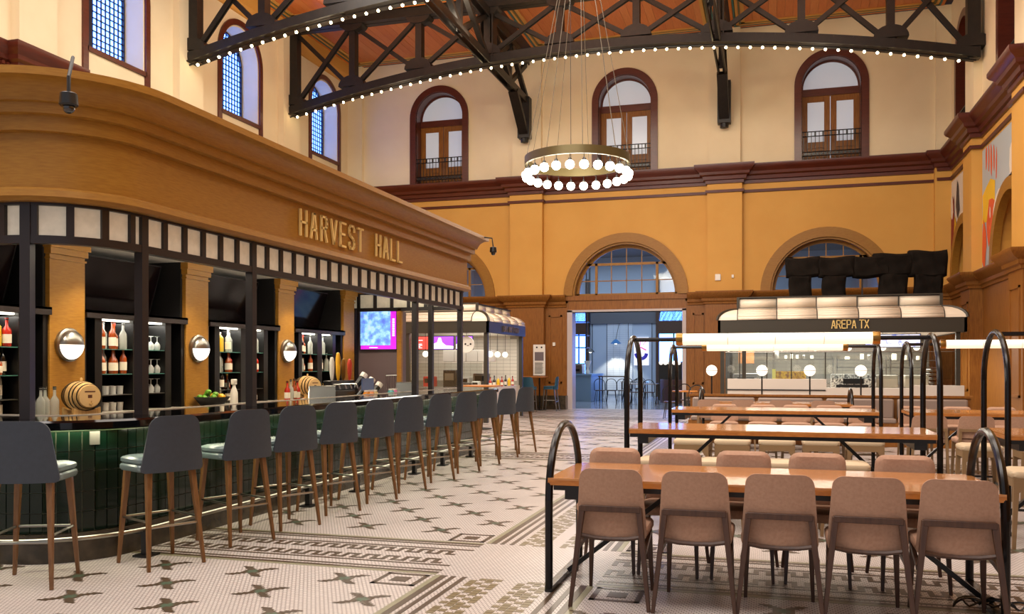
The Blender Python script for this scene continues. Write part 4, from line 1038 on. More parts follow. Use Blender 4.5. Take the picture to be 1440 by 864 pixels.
def make_stool(lab, backm=stool_back, seatm=stool_seat, legm=walnut):
    t = thing('bar_stool', lab, 'bar stool')
    gridpad(MB(), .24, .18, .685, 1.09, -.225, .045, .8, .06, .075).build('backrest', backm, t)
    cushion(MB(), -.225, .225, -.15, .19, .745, .79, .05).build('seat_cushion', seatm, t)
    cushion(MB(), -.228, .228, -.15, .195, .69, .743, .05, 0).build('seat', seatm, t)
    L = {(-1,-1): None}
    for sx in (-1, 1):
        for sy in (-1, 1):
            top = (sx*.165, -.15 if sy < 0 else .17, .69); bot = (sx*.21, -.245 if sy < 0 else .215, 0)
            MB().bar(bot, top, .022, .022, up=(0,1,0), w2=.042, h2=.042).build('leg', legm, t, bevel=.003)
    def lp(sx, sy, z):
        k = 1-z/.69; return (sx*(.165+.045*k), (-.15-.095*k) if sy < 0 else (.17+.045*k), z)
    for a, b, z in (((-1,-1),(1,-1),.30), ((-1,1),(1,1),.34), ((-1,-1),(-1,1),.34), ((1,-1),(1,1),.34)):
        MB().tube([lp(*a, z), lp(*b, z)], .009, 8).build('footrest_bar', chrome, t)
    return t
SL = ['slate grey bar stool at the rounded bar corner, cut by the left edge',
 'slate grey bar stool second from the camera, below the white outlet plate', 'slate grey bar stool third from the camera along the bar', 'slate grey bar stool fourth from the camera along the bar',
 'slate grey bar stool fifth from the camera along the bar', 'slate grey bar stool sixth from the camera along the bar', 'slate grey bar stool sixth from the far end of the bar',
 'slate grey bar stool fifth from the far end of the bar', 'slate grey bar stool fourth from the far end of the bar', 'slate grey bar stool third from the far end of the bar', 'slate grey bar stool second from the far end of the bar', 'slate grey bar stool last at the far end of the bar']
s0 = make_stool(SL[0])
SP = [(-4.74, 4.76, .40), (-4.31, 5.49, 1.14), (-4.28, 6.38, 1.20), (-4.24, 7.09, 1.16), (-4.24, 7.91, 1.15), (-4.19, 8.69, 1.17), (-4.17, 9.48, 1.15), (-4.16, 10.41, 1.18), (-4.15, 11.38, 1.15), (-4.14, 12.28, 1.18), (-4.13, 13.23, 1.15), (-4.08, 14.15, 1.12)]
for k, (x, y, rz) in enumerate(SP):
    if k == 0: s0.location = (x, y, 0); s0.rotation_euler = (0, 0, rz); s0['group'] = 'bar stools along the counter'
    else: dup(s0, (x, y, 0), rz, SL[k], 'bar stools along the counter')
# ================================================================== DINING CHAIRS (faces +Y, back at -Y)
def make_chair(lab):
    t = thing('dining_chair', lab, 'chair')
    gridpad(MB(), .215, .185, .405, .83, -.205, .05, .55, .10, .06).build('backrest', chairf, t)
    cushion(MB(), -.215, .215, -.17, .24, .415, .475, .06).build('seat', chairf, t)
    for sx in (-1, 1):
        MB().bar((sx*.235, -.275, 0), (sx*.17, -.225, .60), .022, .026, up=(0,1,0), w2=.036, h2=.036).build('leg', umber, t, bevel=.003)
        MB().bar((sx*.20, .24, 0), (sx*.185, .19, .42), .02, .02, up=(0,1,0), w2=.036, h2=.036).build('leg', umber, t, bevel=.003)
        MB().bar((sx*.205, -.225, .34), (sx*.19, .20, .39), .022, .03).build('side_rail', umber, t, smooth=False)
    MB().bar((-.18, -.232, .59), (.18, -.232, .59), .03, .036).build('back_rail', umber, t, bevel=.003)
    MB().tube([(-.19, -.235, .43), (-.1, -.214, .41), (0, -.205, .405), (.1, -.214, .41), (.19, -.235, .43)], .014, 6).build('lower_rail', umber, t)
    return t
ORD = ['leftmost', 'second from the left', 'middle', 'second from the right', 'rightmost']
c0 = make_chair('rose taupe dining chair, %s of the near row, back to the camera' % ORD[0])
c0.location = (-.93, 5.46, 0); c0.rotation_euler = (0, 0, .02); c0['group'] = 'chairs along the near side of the front table'
for i, (x, rz) in enumerate(((-.93, .02), (-.43, .0), (.045, .0), (.52, -.02), (.985, -.03))):
    if i: dup(c0, (x, 5.44+.012*i, 0), rz, 'rose taupe dining chair, %s of the near row, back to the camera' % ORD[i], 'chairs along the near side of the front table')
for i, (x, rz) in enumerate(((-1.12, 3.16), (-.68, 3.13), (-.19, 3.15), (.30, 3.10), (.88, 3.16))):
    dup(c0, (x, 6.34, 0), rz, 'rose taupe dining chair, %s across the front table facing the camera' % ORD[i], 'chairs along the far side of the front table')
# ================================================================== COMMUNAL TABLES
def hoop(mb, x, y0, y1, z0, z1, r=.025):
    R_ = (y1-y0)/2; cy = (y0+y1)/2; pts = [(x, y0, z0), (x, y0, z1-R_)]
    pts += [(x, cy-R_*math.cos(PI*i/14), z1-R_+R_*math.sin(PI*i/14)) for i in range(15)]
    return mb.tube(pts+[(x, y1, z1-R_), (x, y1, z0)], r, 10)
def table(x0, x1, y0, y1, zt, zh, lab, lamp=None, grp='communal tables', rz=0):
    w = x1-x0; d = y1-y0; cx = (x0+x1)/2; cy = (y0+y1)/2
    t = thing('communal_table', lab, 'table', (cx, cy, 0), rz, grp); kw = dict(world=False)
    h = w/2
    MB().box(-h, h, -d/2, d/2, zt-.012, zt).build('tabletop', tabletop, t, world=False, smooth=False)
    MB().box(-h-.0, h, -d/2, d/2, zt-.045, zt-.0125).build('wood_edge', edgew, t, world=False, smooth=False)
    MB().box(-h+.03, h-.03, -d/2+.03, d/2-.03, zt-.08, zt-.046).box(-h+.1, -h+.2, -d/2+.05, d/2-.05, zt-.14, zt-.08).box(h-.2, h-.1, -d/2+.05, d/2-.05, zt-.14, zt-.08).build('under_frame', black, t, world=False, smooth=False)
    for s in (-1, 1):
        hoop(MB(), s*(h-.005), -d/2+.01, d/2-.01, .02, zh).build('end_hoop', hoopm, t, world=False)
        MB().bar((s*(h-.005), -d/2, .02), (s*(h-.005), d/2, .02), .05, .04).build('foot_bar', hoopm, t, world=False)
        MB().bar((s*(h-.03), 0, .04), (s*(h-.78), 0, zt-.09), .05, .03).build('diagonal_strut', black, t, world=False, smooth=False)
    return t
GT = 'communal tables with black end hoops'
T1 = table(-1.37, 1.255, 5.47, 6.42, .73, 1.05, 'orange wood communal table nearest the camera, with low black end hoops', grp=GT)
T1.rotation_euler = (0, 0, .0)
T2 = table(-1.30, 1.38, 8.2, 9.1, .86, 1.72, 'high communal table directly behind the front one, tall hoops carry its lamp', grp=GT)
T3 = table(-1.31, 1.33, 11.95, 12.85, .86, 1.72, 'high communal table third from the camera in the left column', grp=GT)
T4 = table(1.92, 4.6, 8.35, 9.25, .86, 1.75, 'high communal table at the right edge, level with the second table', grp=GT)
T5 = table(1.68, 4.3, 12.0, 12.9, .86, 1.74, 'high communal table behind the one at the right edge', grp=GT)
T6 = table(-1.2, 1.3, 15.6, 16.5, .80, 1.04, 'low hooped communal table farthest away, before the banquette', grp=GT)
def lamp(xa, xb, la, lb, y, z, lab):
    t = thing('linear_lamp', lab, 'lamp', ((la+lb)/2, y, z), 0, 'tube lamps over the communal tables')
    MB().tube([(la, y, z), (lb, y, z)], .055, 20).build('glass_tube', tube_m, t)
    for s, x in ((-1, la), (1, lb)): MB().lathe([(.060, -.035), (.063, 0), (.060, .03)], (x+s*.02, y, z), 20, 'x').build('brass_cap', brass2, t)
    MB().tube([(xa, y, z+.0), (la-.05, y, z+.0)], .021, 10).build('bracket_arm', hoopm, t); MB().tube([(lb+.05, y, z+.0), (xb, y, z+.0)], .021, 10).build('bracket_arm', hoopm, t)
    for i in range(1, 4):
        x = la+(lb-la)*i/4; MB().lathe([(.0565, -.002), (.0565, .002)], (x, y, z), 20, 'x', caps=False).build('seam_ring', steel, t)
    area('tube_lamp_glow', ((la+lb)/2, y, z-.07), (0, 0, 0), lb-la, .12, 8, (1, .94, .84))
lamp(-1.30, 1.37, -.83, .90, 8.65, 1.70, 'lit glass tube lamp with brass caps over the second table')
lamp(-1.30, 1.32, -.86, .92, 12.4, 1.70, 'lit glass tube lamp over the third table')
lamp(1.68, 4.3, 2.14, 3.9, 12.45, 1.72, 'lit glass tube lamp behind the right edge table')
lamp(1.93, 4.6, 2.9, 4.2, 8.8, 1.73, 'tube lamp over the right edge table, out at the frame side')
# counter stools without backs
def make_cs(lab):
    t = thing('counter_stool', lab, 'stool')
    cushion(MB(), -.2, .2, -.19, .19, .56, .615, .05, .012).build('seat', beige, t)
    q = MB()
    for s in (-1, 1):
        q.prism([(-.19, .56), (.19, .56), (.19, .43), (.145, .45), (.12, .495), (-.12, .495), (-.145, .45), (-.19, .43)], s*.175-.012, s*.175+.012, 'y')
        q.box(s*.18-.012, s*.18+.012, -.17, .17, .49, .56)
    q.build('apron', taupe_w, t, smooth=False)
    for sx in (-1, 1):
        for sy in (-1, 1): MB().bar((sx*.19, sy*.18, 0), (sx*.17, sy*.165, .50), .026, .026, up=(0,1,0), w2=.04, h2=.04).build('leg', taupe_w, t, smooth=False)
        MB().bar((sx*.185, -.17, .2), (sx*.185, .17, .2), .016, .02).build('stretcher', black, t, smooth=False)
    MB().bar((-.18, .17, .26), (.18, .17, .26), .016, .02).build('stretcher', black, t, smooth=False)
    return t
g1 = 'backless stools beyond the second table'; g2 = 'backless stools before the second table'
cs = make_cs('beige backless stool, leftmost of the row between second and third tables'); cs.location = (-.86, 10.2, 0); cs['group'] = g1
for i, x in enumerate((-.42, .06, .53, 1.0)): dup(cs, (x, 10.3+.1*i, 0), 0, 'beige backless stool, %s of the row between second and third tables' % (ORD+['last'])[i+1], g1)
for i, x in enumerate((-.95, -.42, .1, .60, 1.08)): dup(cs, (x, 7.98+.03*i, 0), 0, 'beige backless stool, %s of the row tucked before the second table' % ORD[i], g2)
for i, (x, y) in enumerate(((2.02, 7.95), (2.55, 8.0), (1.60, 7.9) if False else (3.1, 8.0))): dup(cs, (x, y, 0), 0, 'beige backless stool, %s at the right edge table' % ('nearest the hoop', 'second', 'third')[i], 'backless stools at the right edge table')
for i, x in enumerate((2.1, 2.65, 3.2)): dup(cs, (x, 10.3, 0), 0, 'beige backless stool, %s from the left beyond the right edge table' % ('first', 'second', 'third')[i], 'backless stools beyond the right edge table')
# counter chairs with backs beyond the third table and before the right hand one
def make_cc(lab):
    t = thing('counter_chair', lab, 'chair')
    gridpad(MB(), .2, .175, .63, .88, -.19, .045, .5, .06, .05).build('backrest', chairf, t)
    cushion(MB(), -.2, .2, -.17, .19, .57, .625, .05).build('seat', chairf, t)
    for sx in (-1, 1):
        MB().bar((sx*.2, -.22, 0), (sx*.165, -.2, .74), .022, .024, up=(0,1,0), w2=.03, h2=.03).build('leg', taupe_w, t, smooth=False)
        MB().bar((sx*.19, .19, 0), (sx*.17, .165, .58), .022, .022, up=(0,1,0), w2=.036, h2=.036).build('leg', taupe_w, t, smooth=False)
    MB().bar((-.18, -.21, .72), (.18, -.21, .72), .022, .03).build('back_rail', taupe_w, t, smooth=False)
    MB().bar((-.185, .17, .22), (.185, .17, .22), .016, .02).build('stretcher', taupe_w, t, smooth=False)
    return t
g3 = 'counter chairs beyond the third table'
cc = make_cc('taupe counter chair beyond the third table, leftmost'); cc.location = (-.66, 13.15, 0); cc.rotation_euler = (0, 0, PI); cc['group'] = g3
for i, x in enumerate((-.12, .34, .79, 1.24)): dup(cc, (x, 13.15, 0), PI, 'taupe counter chair beyond the third table, %s' % (ORD)[i+1], g3)
for i, x in enumerate((-1.0, -.45, .15, .8)): dup(cc, (x, 15.2, 0), 0, 'taupe counter chair before the farthest table, %s' % ('leftmost', 'second from the left', 'second from the right', 'rightmost')[i], 'counter chairs before the farthest table')
for i, x in enumerate((1.72, 2.2, 2.7)): dup(cc, (x, 11.1, 0), 0, 'taupe counter chair seen from behind right of the tall hoops, %s' % ('leftmost', 'middle', 'rightmost')[i], 'counter chairs before the right rear table')
for i, x in enumerate((1.9, 2.45, 3.0, 3.5)): dup(cc, (x, 13.2, 0), PI, 'taupe counter chair beyond the right rear table, %s' % ('leftmost', 'second from the left', 'second from the right', 'rightmost')[i], 'counter chairs beyond the right rear table')
# cable coil by the right hoop
q = MB()
for i in range(5): q.tube([(1.12+.05*i+.09*math.cos(t), 5.75+.04*math.sin(t*1.3+i), .03+.05*abs(math.sin(t+i))) for t in [2*PI*k/14 for k in range(15)]], .006, 5)
tag(q.build('power_cable', black), 'black cable coiled on the floor at the right end hoop', 'cable')
# banquette with globe lamps
bq = thing('banquette', 'long wooden banquette with taupe cushions before the lettered food stall', 'bench', (.9, 17.4, 0))
MB().box(-1.5, 3.4, 17.3, 17.42, 0, .86).box(-1.53, 3.43, 17.26, 17.46, .86, .90).build('back_frame', oakd, bq, smooth=False)
for i in range(4): MB().box(-1.45+i*1.21, -.30+i*1.21, 17.16, 17.3, .48, .84).build('back_cushion', mat('taupe_vinyl', (140, 122, 110), .5), bq, bevel=.03)
MB().box(-1.5, 3.4, 16.85, 17.3, .0, .42).build('seat_base', oakd, bq, smooth=False)
for i in range(4): MB().box(-1.45+i*1.21, -.30+i*1.21, 16.83, 17.16, .42, .5).build('seat_cushion', MATS['taupe_vinyl'], bq, bevel=.02)
for i, x in enumerate((-1.10, -.17, .69, 1.58)):
    t = thing('globe_lamp', 'white globe lamp on a thin post above the banquette, %s' % ('leftmost', 'second from the left', 'second from the right', 'rightmost')[i], 'lamp', (x, 17.36, .9), 0, 'globe lamps on the banquette')
    MB().tube([(x, 17.36, .9), (x, 17.36, 1.26)], .014, 8).build('post', black, t); MB().ball((x, 17.36, 1.35), .105, 18, 12).build('globe', globe2, t)
    MB().lathe([(.106, -.004), (.109, 0), (.106, .004)], (x, 17.36, 1.35), 20, caps=False).build('ring', black, t)
# ================================================================== FOOD STALLS
def cap_prof(z0, z1, proj):   # quarter round roof: list (inset, z)
    return [(proj*(1-math.cos(PI/2*i/6)), z0+(z1-z0)*math.sin(PI/2*i/6)) for i in range(7)]
menu1 = emat('menu_screen_white', (210, 216, 255), .95); pic_nodes(menu1, (.75, .78, 1), (.25, .30, .75), (.85, .86, 1), 7)
menu2 = emat('menu_screen_purple', (150, 70, 230), .9); menur = emat('menu_screen_red', (232, 70, 60), .9)
wtile = mat('white_wall_tile', (214, 208, 196), .25)
def wall_tiles(parent, x0, x1, z0, z1, y, tw_, th2, m, nmax=160):
    tt = mm('wall_tile', MB().box(.004, tw_-.004, -.008, 0, .004, th2-.004), m, smooth=False); off = parent_off(parent); k = 0; z = z0; r_ = 0
    while z < z1-.01:
        x = x0
        while x < x1-.01 and k < nmax:
            inst(tt, parent, (x-off.x, y-off.y, z-off.z)); k += 1; x += tw_
        z += th2; r_ += 1
def stall(name, lab, X0, X1, Y0, Y1, zb0, zb1, zr, nx, ny, open_side, inset=.45):
    """curved enamel roof of panels over a dark band on posts; open_side -1: left side seen, +1: right side seen"""
    S_ = thing(name, lab, 'food stall', ((X0+X1)/2, (Y0+Y1)/2, 0), 0, 'food stalls with curved cream roofs')
    MB().box(X0, X1, Y0, Y0+.06, zb0, zb1).box(X0, X0+.06, Y0, Y1, zb0, zb1).box(X1-.06, X1, Y0, Y1, zb0, zb1).build('band', oliveb, S_, smooth=False)
    P_ = cap_prof(zb1, zb1+.27, inset)
    zt = zb1+.28
    def face(u0, u1, kind, z_list, nm, m):
        q = MB()
        for (a, za), (b, zc) in zip(z_list, z_list[1:]):
            if kind == 'f': q.quad((u0, Y0+a, za), (u1, Y0+a, za), (u1, Y0+b, zc), (u0, Y0+b, zc))
            elif kind == 'r': q.quad((X1-a, u0, za), (X1-a, u1, za), (X1-b, u1, zc), (X1-b, u0, zc))
            else: q.quad((X0+a, u0, za), (X0+a, u1, za), (X0+b, u1, zc), (X0+b, u0, zc))
        o = q.build(nm, m, S_); sd = o.modifiers.new('solid', 'SOLIDIFY'); sd.thickness = .02
        return o
    up = [(inset, zt+.02), (inset+.01, zr)]
    w = (X1-X0-2*inset)/nx
    for i in range(nx):
        a = X0+inset+i*w; face(a+.012, a+w-.012, 'f', P_, 'roof_panel', cmetal); face(a+.012, a+w-.012, 'f', up, 'roof_panel', cmetal)
    l = (Y1-Y0-inset)/ny
    for i in range(ny):
        a = Y0+inset+i*l
        for k in ('r', 'l'): face(a+.012, a+l-.012, k, P_, 'roof_panel', cmetal); face(a+.012, a+l-.012, k, up, 'roof_panel', cmetal)
    # mitred corner panels
    for sx, X in ((1, X0), (-1, X1)):
        q = MB()
        for (a, za), (b, zc) in zip(P_, P_[1:]):
            q.quad((X+sx*a, Y0+a, za), (X+sx*inset, Y0+a, za), (X+sx*inset, Y0+b, zc), (X+sx*b, Y0+b, zc)); q.quad((X+sx*a, Y0+a, za), (X+sx*a, Y0+inset, za), (X+sx*b, Y0+inset, zc), (X+sx*b, Y0+b, zc))
        q.build('roof_corner', cmetal, S_)
        q = MB().tube([(X+sx*(a-.012), Y0+a-.012, z) for a, z in P_], .035, 6); q.box(X+sx*inset-.03, X+sx*inset+.03, Y0+inset-.03, Y0+inset+.03, zt, zr); q.build('roof_rib', oliveb, S_)
    q = MB()
    for i in range(nx+1):
        a = X0+inset+i*w; q.tube([(a, Y0+b-.004, z) for b, z in P_], .011, 5); q.box(a-.012, a+.012, Y0+inset-.015, Y0+inset+.01, zt, zr)
    q.box(X0+inset, X1-inset, Y0+inset-.02, Y0+inset+.02, zt-.015, zt+.02).box(X0+inset-.02, X0+inset+.02, Y0+inset, Y1, zt-.015, zt+.02).box(X1-inset-.02, X1-inset+.02, Y0+inset, Y1, zt-.015, zt+.02)
    q.box(X0+inset-.03, X1-inset+.03, Y0+inset-.03, Y0+inset+.03, zr, zr+.03); q.build('roof_bead', oliveb, S_)
    MB().box(X0+inset-.02, X1-inset+.02, Y0+inset, Y1, zr-.02, zr+.01).build('roof_deck', blackm, S_, smooth=False)
    MB().box(X0+.06, X1-.06, Y0+.06, Y1, zb0+.02, zb0+.05).build('stall_ceiling', soffit, S_, smooth=False)
    return S_
A_ = stall('food_stall', 'cream and black food stall with gold lettered band, right of the doorway', -1.22, 4.15, 21.5, 26.3, 2.19, 2.52, 3.06, 5, 4, -1)
letters(A_, 'AREPA TX', (1.33, 21.5-.012, 2.29), (1, 0, 0), .20, .078, .032, .019, .02, brass, space=.05)
def cpost(S_, x, y, w=.09, z1=2.19): MB().cb(x, y, z1/2, w, w, z1).build('corner_post', oliveb, S_, smooth=False)
for x in (-1.12, -.62, 3.98): cpost(A_, x, 21.62)
cpost(A_, -1.12, 24.0); cpost(A_, -1.12, 26.1)
MB().box(-1.0, 1.22, 21.55, 21.75, 0, 1.13).build('counter_front', mat('pale_stone_front', (206, 196, 184), .35), A_, smooth=False)
MB().box(1.22, 3.05, 21.55, 21.75, 0, .93).build('counter_front', MATS['pale_stone_front'], A_, smooth=False)
MB().box(3.05, 4.1, 21.55, 21.75, 0, 1.0).build('counter_front', MATS['pale_stone_front'], A_, smooth=False)
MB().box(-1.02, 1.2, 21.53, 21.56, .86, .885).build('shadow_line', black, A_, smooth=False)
MB().box(-1.05, 3.95, 21.62, 21.635, 1.14, 1.75).build('sneeze_glass', glass_thin, A_, smooth=False)
for x in (-.72, -.1, .45, 1.2): MB().box(x-.012, x+.012, 21.6, 21.65, 1.13, 1.75).build('glass_clamp', oliveb, A_, smooth=False)
MB().tube([(-1.05, 21.63, 1.76), (3.95, 21.63, 1.76)], .01, 6).build('glass_rail', steel, A_)
MB().box(-1.2, 4.1, 26.1, 26.25, 0, 2.3).build('rear_wall', mat('grey_tile_grout', (96, 92, 84), .6), A_, smooth=False)
wall_tiles(A_, -1.1, 4.0, 1.2, 2.1, 26.1, .30, .1, mat('grey_glazed_tile', (128, 122, 110), .2), 160)
MB().box(-.95, .0, 25.3, 26.0, 0, 1.0).box(.1, 3.9, 25.3, 26.0, 0, .95).build('rear_counter', steel, A_, smooth=False)
for (x0, x1, z) in ((.05, 1.5, 1.62), (1.6, 2.75, 1.60), (2.8, 4.0, 1.58), (2.8, 4.0, 1.40), (2.8, 4.0, 1.22), (1.6, 2.75, 1.40)):
    MB().box(x0, x1, 23.7, 24.1, z-.02, z).build('steel_shelf', steel, A_, smooth=False)
for x in (.05, 1.5, 1.6, 2.75, 2.85, 3.95): MB().box(x-.015, x+.015, 23.7, 23.73, .9, 1.66).build('shelf_upright', steel, A_, smooth=False)
crock = mat('cream_crock', (206, 196, 176), .5)
for i, (x, h, w) in enumerate(((.12, .2, .16), (.36, .09, .07), (.5, .12, .07), (.64, .1, .07), (.8, .1, .07), (1.0, .08, .08), (1.85, .07, .12), (2.2, .14, .09), (2.36, .12, .09), (2.95, .16, .12), (3.2, .12, .1), (3.5, .1, .09))):
    z = 1.62 if x < 1.55 else (1.60 if x < 2.78 else 1.58)
    o = MB().lathe([(w*.45, 0), (w*.5, .01), (w*.5, h*.8), (w*.42, h)], (0,0,0), 12).build('canister', crock if i % 4 else steel); o.location = (x, 23.88, z)
    tag(o, '%s canister, %s along the top steel shelf inside the lettered stall' % ('cream' if i % 4 else 'steel', ('first', 'second', 'third', 'fourth', 'fifth', 'sixth', 'seventh', 'eighth', 'ninth', 'tenth', 'eleventh', 'last')[i]), 'canister', 'canisters on the stall shelf')
for i, x in enumerate((-.3, -.02, .3)):
    pass
mac = thing('steel_machine', 'steel kitchen machine on the left of the lettered stall', 'appliance', (-.55, 22.6, .9))
MB().box(-.9, -.3, 22.4, 22.9, .9, 1.25).build('body', steel, mac, bevel=.02); MB().box(-.8, -.4, 22.39, 22.4, .98, 1.15).build('front_panel', black, mac, smooth=False)
o = MB().box(-.85, -.45, 24.6, 24.9, 1.5, 1.95).build('paper_bag', mat('kraft', (176, 116, 66), .8)); tag(o, 'brown kraft sack hanging at the left inside the lettered stall', 'sack')
MB().tube([(-.65, 24.75, 1.95), (-.65, 24.75, 2.22)], .006, 4).build('cord', black, o, smooth=False)
pt = thing('floral_box', 'yellow patterned box on the lettered stall counter', 'box', (.45, 21.95, 1.13))
ym = mat('yellow_floral', (216, 172, 40), .6); noise_col(ym, (120, 60, 40), nscale=18, fac=.9)
MB().box(.1, .78, 21.85, 22.05, 1.13, 1.31).build('printed_side', ym, pt, smooth=False); MB().box(.02, .1, 21.85, 22.0, 1.13, 1.36).build('end_flap', mat('pale_yellow', (222, 210, 110), .6), pt, smooth=False)
mr = thing('patterned_display', 'black and white patterned display case in the stall front', 'display', (1.85, 21.9, .93))
bw = mat('black_white_pattern', (226, 222, 210), .5); noise_col(bw, (14, 12, 12), nscale=26, detail=1, fac=1)
MB().box(1.35, 2.32, 21.85, 22.2, .93, 1.24).build('patterned_case', bw, mr, smooth=False); MB().box(1.6, 2.05, 21.83, 21.85, 1.02, 1.14).box(1.45, 2.15, 21.83, 21.85, .94, 1.0).build('opening', black, mr, smooth=False)
for i, x in enumerate((2.55, 3.2)):
    o = MB().box(x-.25, x+.25, 22.0, 22.5, .93, 1.22).build('food_warmer', mat('warmer_grey', (170, 160, 140), .4), bevel=.02); tag(o, 'pale food warmer on the stall counter, %s of two' % ('left', 'right')[i], 'appliance')
for i in range(4):
    o = MB().lathe([(.14, 0), (.16, .05), (.15, .06)], (3.62, 23.0, 1.0+.1*i), 16).build('steel_bowl', steel); tag(o, 'steel bowl at the right end of the lettered stall, %s of the stack' % ('bottom', 'second', 'third', 'top')[i], 'bowl', 'stacked steel bowls')
for i, x in enumerate((-1.0, .24, 1.0, 1.74, 2.49, 3.21)):
    t = thing('pendant_globe', 'small lit pendant globe inside the lettered stall, %s from the left' % ('first', 'second', 'third', 'fourth', 'fifth', 'sixth')[i], 'pendant light', (x, 22.1, 1.86), 0, 'pendant globes in the lettered stall')
    MB().ball((x, 22.1, 1.86), .072, 14, 10).build('globe', globe2, t); MB().tube([(x, 22.1, 1.93), (x, 22.1, 2.22)], .006, 5).build('cord', black, t)
ms = thing('menu_screen', 'lit menu screen under the band of the lettered stall', 'screen', (2.75, 21.9, 1.85))
MB().box(2.06, 3.25, 21.75, 21.8, 1.85, 2.17).build('frame', black, ms, smooth=False); MB().box(2.08, 3.23, 21.74, 21.751, 1.87, 2.15).build('display', menu1, ms, smooth=False)
area('stall_light', (1.5, 23.6, 2.18), (0, 0, 0), 4.4, 2.6, 330, (1, .94, .84))
# black draped sign on top of it
dr = mat('black_drape', (20, 15, 11), .9, spec=.1); noise_col(dr, (32, 26, 21), nscale=3, fac=.7)
sg = thing('draped_sign', 'big lettered sign wrapped in black cloth on top of the stall', 'covered sign', (2.1, 23.0, 3.07))
def drape(x0, x1, z0, z1, y0=22.75, y1=23.15, seed=0, name='cloth_cover'):
    nx = max(4, int((x1-x0)/.06)); nz = max(4, int((z1-z0)/.05)); rr = random.Random(seed); q = MB()
    def wr(u, v): return .016*math.sin(9*u+5*v+seed)+.010*math.sin(17*v-7*u+2*seed)+.010*math.sin(31*u+11*v)
    for s_, y in ((-1, y0), (1, y1)):
        for j in range(nz+1):
            for i in range(nx+1):
                x = x0+(x1-x0)*i/nx; z = z0+(z1-z0)*j/nz; e = min(i, nx-i)/nx; f = min(j, nz-j)/nz
                q.v.append((x+.012*math.sin(9*z+seed), y+(wr(x, z)-s_*0)+(.05 if e == 0 or f == 0 else 0)*(-s_), z+.02*math.sin(7*x+seed)))
    C = nx+1; Rr = nz+1
    for s_ in (0, 1):
        for j in range(nz):
            for i in range(nx): a = s_*C*Rr+j*C+i; q.f.append([a, a+1, a+C+1, a+C]); q.mi.append(0)
    per = [(0, i) for i in range(C)]+[(j, C-1) for j in range(1, Rr)]+[(Rr-1, i) for i in range(C-2, -1, -1)]+[(j, 0) for j in range(Rr-2, 0, -1)]
    for (j, i), (j2, i2) in zip(per, per[1:]+per[:1]): q.f.append([j*C+i, j2*C+i2, C*Rr+j2*C+i2, C*Rr+j*C+i]); q.mi.append(0)
    q.build(name, dr, sg)
for k, (a, b, c, d) in enumerate(((.34, 1.15, 3.62, 4.10), (1.1, 1.95, 3.60, 4.09), (1.9, 2.75, 3.58, 4.08), (2.35, 3.25, 3.60, 4.13), (3.15, 3.98, 3.55, 4.17), (.42, .95, 3.05, 3.66), (1.2, 1.74, 3.05, 3.66), (2.5, 3.12, 3.05, 3.66), (3.28, 3.88, 3.05, 3.62))): drape(a, b, c, d, seed=k)
MB().box(2.10, 2.13, 22.9, 22.95, 3.05, 3.9).build('support_pole', black, sg, smooth=False); MB().tube([(3.9, 23.2, 3.05), (3.9, 23.2, 3.7)], .02, 6).build('support_pole', steel, sg)
# second stall behind the bar
B_ = stall('food_stall', 'cream and black food stall behind the far end of the bar', -13.2, -6.79, 21.0, 24.45, 2.27, 2.56, 3.03, 3, 4, 1)
letters(B_, 'EAT MY FOOD', (-6.79+.012, 22.25, 2.34), (0, 1, 0), .15, .10, .05, .025, .015, mat('dim_gold_letters', (120, 98, 56), .4, .4), space=.09)
for x, y in ((-6.88, 21.1), (-6.88, 24.3), (-9.0, 21.1)): cpost(B_, x, y, .1, 2.27)
MB().box(-13, -6.95, 21.05, 21.5, 0, .88).box(-7.3, -6.9, 21.5, 24.3, 0, .88).build('counter_front', MATS['pale_stone_front'], B_, smooth=False)
MB().box(-13.1, -6.9, 24.3, 24.4, 0, 2.35).build('rear_wall', mat('pale_grout_wall', (150, 144, 132), .6), B_, smooth=False)
wall_tiles(B_, -10.4, -7.0, 1.0, 2.25, 24.3, .2, .1, wtile, 220)
for (a, b, m) in ((-9.10, -8.62, menur), (-8.55, -7.92, menu2), (-7.88, -7.4, menu2)):
    t = thing('menu_screen', {0: 'red menu screen inside the stall behind the bar', 1: 'purple menu screen nearer the red one', 2: 'purple menu screen right of the other, behind the bar posts'}[[-9.10, -8.55, -7.88].index(a)], 'screen', ((a+b)/2, 21.6, 1.85)); MB().box(a, b, 21.6, 21.64, 1.85, 2.22).build('frame', black, t, smooth=False); MB().box(a+.02, b-.02, 21.59, 21.6, 1.87, 2.20).build('display', m, t, smooth=False)
    q = MB(); rr = random.Random(int(a*100))
    if m is menur:
        for i in range(9): q.box(a+.05, a+.1+rr.random()*.3, 21.585, 21.591, 1.9+i*.033, 1.915+i*.033)
    else:
        q.prism([(a+.02, 1.88), (b-.02, 1.88), (b-.02, 1.95), (a+.4, 1.97), (a+.3, 2.05), (a+.26, 2.17), (a+.2, 2.17), (a+.16, 2.05), (a+.02, 2.0)], 21.585, 21.591)
    q.build('print', wtx, t, smooth=False)
MB().box(-13.0, -6.98, 21.06, 21.075, .9, 1.5).build('sneeze_glass', glass_thin, B_, smooth=False)
fd = thing('round_face_sign', 'white round sign with a small printed face in the stall window', 'sign', (-7.4, 21.3, 1.98))
MB().lathe([(.21, 0), (.21, .04)], (-7.45, 21.2, 1.98), 30, 'y').build('disc', white, fd); q = MB()
for x in (-7.47, -7.33): q.lathe([(.025, 0), (.025, .006)], (x, 21.193, 1.99), 10, 'y')
